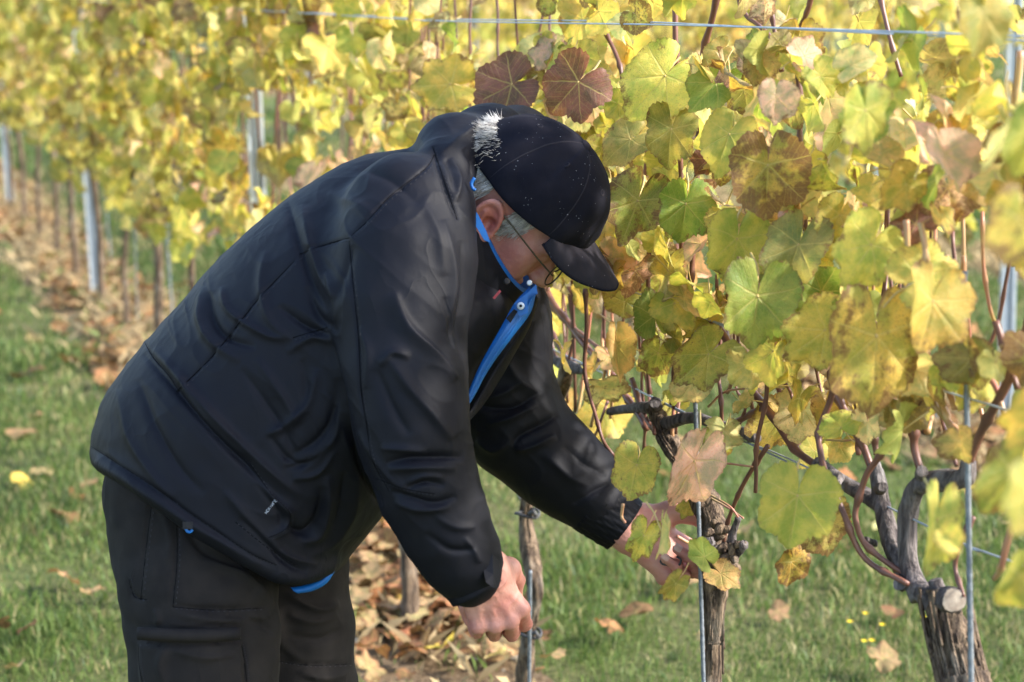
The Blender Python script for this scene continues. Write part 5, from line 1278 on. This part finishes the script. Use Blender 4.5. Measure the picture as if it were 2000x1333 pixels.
for pts, r in (([(1130, 600), (1160, 605), (1200, 640)], .002), ([(1320, 1048, -.12), (1345, 1062, -.10), (1372, 1075, -.06)], .0035), ([(1215, 985, -.30), (1214, 1010, -.30), (1222, 1022, -.30)], .003), ([(1378, 970), (1420, 990), (1450, 1012)], .0022), ([(1358, 900, -.08), (1420, 905, -.08), (1468, 912, -.06)], .0022), ([(1362, 955, -.06), (1420, 985, -.06), (1440, 1010, -.05)], .0024), ([(1382, 795), (1420, 765), (1462, 758)], .0024)):
    add(vA, 'young_cane', cane_mesh(wpath(pts), r, 0, False), M_CANEP)
HA = [  # joint x,y  tip x,y  off  colour  brown  tilt
 (1300, 148, 1222, 240, -.08, 'yellow', .35, (.2, .1)), (1000, 165, 916, 210, -.16, 'purple', .55, (-.3, .1), 1.1), (1130, 160, 1062, 232, -.16, 'purple', .45, (.1, .2), 1.1), (880, 165, 788, 168, -.14, 'gold', .4, (0, .2)),
 (1232, 272, 1168, 318, -.10, 'grey', .3, (-.2, .2)), (1246, 392, 1208, 492, -.12, 'olive', .75, (-.1, 0)), (1312, 252, 1296, 338, -.08, 'olive', .35, (-.4, .1)), (1425, 262, 1392, 345, -.10, 'lime', .1, (-.3, .2)),
 (1440, 466, 1420, 580, -.14, 'lime', .3, (.1, .2)), (1480, 578, 1466, 712, -.16, 'green', .35, (.1, .15)), (1560, 478, 1518, 586, -.10, 'grey', .35, (-.4, .1)), (1500, 322, 1496, 448, -.14, 'gold', .95, (.05, .15)),
 (1515, 190, 1512, 255, -.16, 'pink', .45, (.3, .2)), (1278, 618, 1262, 548, -.08, 'green', .3, (0, .1)), (1340, 398, 1328, 492, -.12, 'green', .3, (0, .1)), (1400, 160, 1342, 218, -.06, 'green', .2, (-.2, .1)),
 (1384, 692, 1306, 765, -.10, 'olive', .55, (.1, .1), .8), (1286, 690, 1268, 750, -.04, 'olive', .8, (-.2, 0)), (1205, 675, 1212, 762, -.06, 'tan', .3, (.4, 0), .45), (1186, 795, 1150, 880, .04, 'yellow', .3, (.2, 0)),
 (1350, 748, 1322, 800, -.06, 'cream', .4, (.3, .2)), (1400, 858, 1398, 912, -.02, 'lime', .6, (.1, .2)), (1520, 818, 1478, 900, .03, 'yellow', .6, (.2, .1)), (1244, 908, 1226, 990, -.16, 'lime', .5, (0, .1), .95), (1356, 900, 1305, 1018, -.18, 'pink', .35, (.4, .1), .62),
 (1258, 1046, 1232, 1112, -.30, 'lime', .6, (-.1, .1), .66), (1292, 1036, 1288, 1112, -.30, 'cream', .2, (1.2, 0), .22), (1320, 1140, 1288, 1184, -.28, 'olive', .45, (0, .2), .62), (1376, 1088, 1342, 1050, -.22, 'green', .05, (.2, .4), .75), (1408, 1120, 1452, 1150, -.06, 'tan', .5, (.2, .2)),
 (1558, 968, 1540, 1090, -.16, 'lime', .12, (.05, .15)), (1598, 1012, 1640, 1096, -.06, 'tan', .75, (.2, .1)), (1545, 1098, 1548, 1160, -.08, 'gold', .8, (.3, 0)), (1060, 605, 1068, 690, .0, 'yellow', .4, (.3, 0)), (1040, 690, 1080, 640, .02, 'lime', .4, (.1, 0)), (1075, 730, 1078, 790, .02, 'lime', .1, (.8, 0)), (1100, 780, 1088, 830, .02, 'tan', .3, (.4, 0)),
 (1220, 590, 1168, 566, -.02, 'olive', .6, (0, .2)), (1345, 985, 1330, 1020, -.02, 'olive', .5, (.2, .2)), (1320, 790, 1290, 760, .02, 'olive', .3, (0, 0)), (1160, 190, 1150, 260, -.02, 'tan', .3, (.5, 0)), (1400, 470, 1370, 470, -.04, 'tan', .3, (.3, .3)), (1070, 110, 985, 105, -.01, 'cream', .25, (.2, .3)), (1410, 100, 1372, 130, -.06, 'tan', .4, (.4, .1)), (1485, 120, 1470, 178, -.08, 'tan', .5, (.2, .2)),
 (870, 222, 838, 245, -.14, 'grey', .8, (0, .1)), (770, 60, 720, 95, 0, 'yellow', .2, (.2, .2)), (720, 150, 762, 210, -.02, 'lime', .3, (.2, .1)), (830, 110, 790, 130, 0, 'grey', .6, (0, .2)),
]
q_ = random.Random(12)
for i in range(16):
    x = q_.uniform(1090, 1560); y0 = q_.uniform(600, 760); L = q_.uniform(90, 240); dx = q_.gauss(0, 30)
    add(vA, 'cane', cane_mesh(wpath([(x, y0 + L, q_.uniform(-.03, .08)), (x + dx * .5 + q_.gauss(0, 10), y0 + L * .5, q_.uniform(-.03, .08)), (x + dx, y0, .03), (x + dx * 1.4, y0 - 160, .03)]), q_.uniform(.0028, .0042), i), M_CANEP if i % 4 == 0 else M_CANE)
for h in HA: hero(vA, bA, *h[:7], h[7], None, h[8] if len(h) > 8 else 1)
# ---- thick vine on the right
vB, bB = build_random(2.1, 'thickest grapevine at the right, broad trunk with a pale round saw cut', nleaf=250, ncane=0, trunk=False, near=True, reject=rej_near, zlo=.98)
PB = [(1842, 1150), (1846, 1185), (1862, 1262), (1884, 1345), (1908, 1440)]
tB = trunk_of(vB, PB, [26, 31, 37, 42, 46], 14, 32); strips(vB, tB, PB, 38, 60, 15)
stub(vB, PR(1856, 1172, -.045), -FW + UPV * .1, .0155, .016, 6); stub(vB, PR(1832, 1152, .0), UPV - RT * .3, .0095, .012, 7)
for pts, r in (([(1850, 1200), (1815, 1165), (1775, 1135), (1745, 1070), (1722, 985)], [.020, .016, .0135, .013, .013]), ([(1725, 992), (1690, 968), (1645, 942), (1596, 906)], [.012, .0105, .010, .010]), ([(1800, 1170), (1775, 1100), (1772, 1010), (1792, 952), (1835, 940), (1882, 934), (1892, 900)], [.015, .013, .013, .0125, .014, .013, .009]), ([(1722, 990), (1716, 940), (1708, 905)], [.012, .010, .009])):
    add(vB, 'arm', gnarl(wpath(pts), r, 14, .13, int(pts[0][0]), 8), M_ARM)
for (x, y, dx, dy, r, L) in ((1800, 925, 2, -14, .008, .012), (1720, 955, 14, -10, .007, .018), (1705, 1060, -16, -8, .004, .02), (1640, 935, -6, 16, .005, .022), (1760, 1140, -10, 4, .009, .01)): stub(vB, PR(x, y, -.015), PR(x + dx, y + dy, -.02) - PR(x, y), r, L, int(x))
CB = [([(1655, 600, -.02), (1640, 700, -.03), (1620, 780, -.03), (1602, 840, -.04), (1605, 885, -.05), (1616, 935, -.06), (1650, 1010, -.06), (1692, 1092, -.04), (1772, 1142, -.02)], .0058, 0), ([(1850, 690, 0), (1780, 800, -.02), (1722, 890, -.03), (1690, 930, -.04), (1670, 990, -.05), (1673, 1022, -.05), (1692, 1062, -.04), (1735, 1100, -.02), (1775, 1128, 0)], .0058, 0), ([(1600, 560), (1612, 680), (1650, 808), (1690, 880), (1708, 925), (1722, 980)], .0078, 0), ([(1820, 520), (1814, 620), (1806, 700), (1796, 760), (1788, 820), (1788, 870), (1800, 922)], .0078, 0), ([(2060, 560), (2000, 662), (1960, 760), (1920, 840), (1892, 902)], .0082, 0), ([(1700, 790), (1708, 860), (1712, 890)], .006, 0),
      ([(1768, 700), (1830, 770), (1852, 830), (1868, 890)], .0058, 1), ([(1808, 765), (1850, 820), (1882, 852)], .0055, 1), ([(1845, 718), (1892, 722), (1940, 750), (1968, 815)], .0052, 1), ([(1835, 730), (1852, 770), (1862, 800)], .006, 1), ([(1768, 430, -.1), (1772, 480, -.1), (1776, 532, -.1)], .0048, 1), ([(1798, 435, -.1), (1806, 480, -.1), (1810, 532, -.1)], .0046, 1), ([(1942, 628), (1965, 690), (1990, 760)], .0055, 0),
      ([(1580, 0), (1560, 70), (1560, 200), (1565, 330), (1572, 480), (1568, 560)], .0052, 0), ([(1450, 10), (1480, 50), (1516, 92), (1530, 140)], .0045, 0), ([(1508, 0), (1512, 60), (1514, 90)], .0045, 0), ([(1990, 100), (1984, 200), (1990, 260)], .0055, 1), ([(1720, 0, .06), (1740, 80, .06), (1760, 150, .06)], .0045, 0), ([(1880, 500), (1882, 620), (1876, 700)], .004, 1), ([(1900, 1010, -.02), (1880, 1060, -.03), (1868, 1110, -.03), (1880, 1165, -.04)], .004, 0), ([(1985, 1020, -.1), (1960, 1090, -.1), (1940, 1130, -.08)], .005, 1), ([(1600, 860), (1680, 855), (1760, 800)], .002, 1)]
for i, (pts, r, k) in enumerate(CB): add(vB, 'young_cane' if k else 'cane', cane_mesh(wpath(pts), r, i), M_CANEP if k else M_CANE)
HB = [(1690, 215, 1698, 318, -.22, 'lime', .45, (.35, .25)), (1690, 228, 1725, 150, -.20, 'green', .1, (.3, .5)), (1600, 150, 1640, 200, -.1, 'lime', .2, (.3, .1)), (1802, 285, 1775, 212, -.12, 'pink', .15, (.9, .3)), (1845, 300, 1878, 390, -.12, 'pink', .25, (.9, .2)), (1850, 235, 1838, 175, -.08, 'pink', .2, (.8, .4)),
      (1822, 588, 1800, 718, -.16, 'gold', .45, (.45, .25)), (1712, 655, 1702, 840, -.14, 'gold', .75, (.25, .1)), (1612, 645, 1518, 715, -.12, 'yellow', .4, (.3, .2)), (1702, 478, 1640, 572, -.14, 'lime', .3, (.1, .15)), (1800, 545, 1898, 500, -.10, 'yellow', .4, (.3, .5)), (1770, 360, 1722, 420, -.12, 'gold', .5, (.6, .2)), (1640, 420, 1610, 490, -.05, 'olive', .4, (.1, .1)),
      (1662, 128, 1722, 100, -.08, 'cream', .2, (.7, .5)), (1570, 110, 1620, 95, -.06, 'pink', .3, (.6, .4)), (1560, 80, 1570, 150, -.04, 'gold', .5, (.3, .1)), (1920, 24, 1910, 112, -.24, 'olive', .15, (.1, .1)), (1975, 245, 1920, 355, -.28, 'cream', .35, (.9, .1), .7), (2022, 255, 1974, 370, -.28, 'olive', .3, (0, .1), .8), (1990, 425, 1958, 535, -.36, 'gold', .8, (.1, .1)),
      (1978, 920, 1904, 1030, -.26, 'olive', .5, (.1, .1), .8), (1830, 1015, 1814, 1155, -.20, 'lime', .4, (.2, .05), .5), (1992, 1122, 1940, 1205, -.30, 'olive', .3, (.1, .1), .8), (2020, 805, 1962, 885, -.32, 'gold', .35, (.1, .2), .9), (1850, 1050, 1880, 1085, -.36, 'yellow', .5, (.2, .1)), (2010, 960, 1985, 1060, -.5, 'olive', .3, (.5, 0)), (1640, 870, 1622, 915, .02, 'yellow', .05, (.3, .1)), (1620, 800, 1640, 870, .03, 'tan', .5, (.3, 0)), (1590, 880, 1560, 920, .03, 'olive', .2, (0, 0)), (1720, 300, 1660, 260, -.1, 'tan', .3, (.4, .3)), (1605, 570, 1580, 500, -.04, 'green', .2, (.1, .2)), (1680, 590, 1640, 650, -.08, 'green', .25, (.1, .1)), (1790, 440, 1745, 395, -.08, 'purple', .6, (.1, .3)), (1840, 420, 1860, 460, -.08, 'gold', .6, (.4, .3)), (1480, 620, 1420, 560, -.04, 'green', .2, (0, .1))]
for i in range(18):
    x = q_.uniform(1590, 2000); y0 = q_.uniform(520, 720); L = q_.uniform(110, 260); dx = q_.gauss(0, 40)
    add(vB, 'cane', cane_mesh(wpath([(x, y0 + L, q_.uniform(-.02, .09)), (x + dx * .5 + q_.gauss(0, 12), y0 + L * .5, q_.uniform(-.02, .09)), (x + dx, y0, .03), (x + dx * 1.3, y0 - 180, .03)]), q_.uniform(.0028, .0042), i), M_CANEP if i % 3 == 0 else M_CANE)
for h in HB: hero(vB, bB, *h[:7], h[7], None, h[8] if len(h) > 8 else 1)
# ---- the two vines behind the hands
vC, bC = build_random(3.38, 'slim grapevine whose bare trunk rises behind the man\'s fist', nleaf=240, ncane=7, trunk=False, near=True, reject=rej_near, zlo=1.0)
PC = [(1112, 712), (1090, 770), (1060, 850), (1036, 940), (1027, 1010), (1036, 1085), (1047, 1150), (1041, 1200), (1030, 1262), (1022, 1340)]
tC = trunk_of(vC, PC, [17, 14, 13, 12, 13, 18, 15, 11, 14, 15], 23, 22, 10); strips(vC, tC, PC[3:], 14, 40, 25)
for (x, y) in ((1030, 1003), (1034, 1237)):
    c = PR(x, y, -.01); pts = [c + np.array([math.cos(a) * .024, math.sin(a) * .024, .004 * math.sin(2 * a)]) for a in np.linspace(0, 2 * math.pi, 16)]; t_ = empty('vine_tie', c, 'dark tie knotted round the slim trunk ' + ('just below the man\'s fist' if y > 1200 else 'near its top under the sleeve'), 'tie', 'ties on the slim trunk')
    V, F = tube(pts, .0032, 6, False); part('band', V, F, [M_TIE], t_)
    V, F = tube([c - FW * .024 + RT * .004, c - FW * .03 + RT * .012 + UPV * .008, c - FW * .028 + RT * .018 - UPV * .004], .005, 6); part('knot', V, F, [M_TIE], t_)
stub(vC, PR(1018, 975), PR(1008, 960) - PR(1018, 975), .003, .02, 2)
add(vC, 'arm', gnarl(wpath([(1112, 716), (1090, 708), (1072, 690)]), [.013, .010, .008], 10, .16, 3, 5), M_ARM); add(vC, 'arm', gnarl(wpath([(1112, 716), (1135, 722), (1165, 716)]), [.013, .010, .007], 10, .16, 4, 5), M_ARM)
vD, bD = build_random(4.1, 'grapevine with a short grey trunk base between the man\'s legs and his fist', nleaf=200, ncane=7, trunk=False, near=True, reject=lambda p: rej_near(p) or rej_post(p))
PD = [(770, 700), (780, 860), (792, 1000), (797, 1100), (799, 1170), (802, 1245)]
trunk_of(vD, PD, [18, 16, 16, 16, 16, 18], 33, 16, 8)
HD = [(600, 70, 545, 120, -.05, 'lime', .2, (.2, .2)), (640, 90, 690, 150, -.05, 'yellow', .3, (.2, .2)), (560, 100, 610, 60, -.03, 'lime', .1, (.3, .3))]
for h in HD: hero(vD, bD, *h[:7], h[7])
lab = ['grapevine mostly hidden behind the man\'s back, leaves above his shoulder', 'grapevine beside the steel post behind the man\'s back', 'grapevine with a dark crooked trunk just left of the man\'s back', 'grapevine with the straighter of two slim trunks left of the man', 'grapevine whose slim trunk kinks halfway up, left of the man', 'grapevine leaning across the white-edged steel post', 'grapevine just left of the white-edged steel post', 'second grapevine left of the white-edged steel post', 'third grapevine left of the white-edged steel post', 'fourth grapevine left of the white-edged steel post', 'grapevine just right of the far left post', 'grapevine behind the far left post', 'blurred grapevine at the left edge of the picture', 'farthest grapevine at the left edge']
for i, y in enumerate((4.95, 5.65, 6.45, 7.1, 7.8, 8.45, 9.2, 9.95, 10.7, 11.4, 12.1, 12.9, 13.7, 14.6)):
    build_random(y, lab[i], reject=rej_post if i < 3 else None, nleaf=270 if y < 9 else 215, ncane=7 if y < 9 else 5, small=None if y < 7 else SMALL)
# ---- rows behind
def ord_(n): return ['first', 'second', 'third', 'fourth', 'fifth', 'sixth', 'seventh', 'eighth', 'ninth', 'tenth', 'eleventh', 'twelfth', 'thirteenth'][n]
k = 0
for i in range(12):
    y = 5.4 + i * .86
    build_random(y, f'{ord_(i)} grapevine of the second row counted from the right', 'grapevines of the second row', PITCH, 150, 4, True, small=SMALL)
for i in range(13):
    y = 8.2 + i * .95
    build_random(y, f'{ord_(i)} grapevine of the third row counted from the right, blurred behind', 'grapevines of the third row', PITCH * 2, 90, 2, True, small=SMALL)
def far_rows():
    big = [np.array([tuple(q.co) for q in m.vertices]) for m in [leaf_mesh('t', 200 + s, 1, False, False, 12) for s in range(3)]]
    mf = [[tuple(p.vertices) for p in m.polygons] for m in bpy.data.meshes if m.name.startswith('t') and m.users == 0][:3]
    V = []; F = []; n = 0; LPs = []
    for row in (3, 4, 5, 6):
        for i in range(1500):
            y = 9 + 26 * rnd.random() + row * 2; p = np.array([rowx(y), y, 0]) + RN * row * PITCH + RN * rnd.gauss(0, .12); p[2] = rnd.uniform(.75, 1.9)
            s = rnd.uniform(.06, .10); a = rnd.uniform(0, 6.3); q = Matrix.Rotation(a, 3, 'Z') @ Matrix.Rotation(rnd.uniform(.6, 2.4), 3, 'X')
            v = big[i % 3] @ np.array(q).T * s + p; V.append(v); F += [tuple(x + n for x in f) for f in mf[i % 3]]; n += len(v); LPs.append(np.concatenate([big[i % 3][:, :2], np.zeros((len(v), 1))], 1))
    o = link('far_vine_rows', mesh('far_vine_rows', np.concatenate(V), F, [M_LEAF], True, None, {'lp': ('FLOAT_VECTOR', np.concatenate(LPs))})); o.color = (.62, .48, .10, .2); tag(o, kind='stuff')
far_rows()
print('leaves', NLEAF[0], 'grass', NG, 'objects', len(bpy.data.objects))
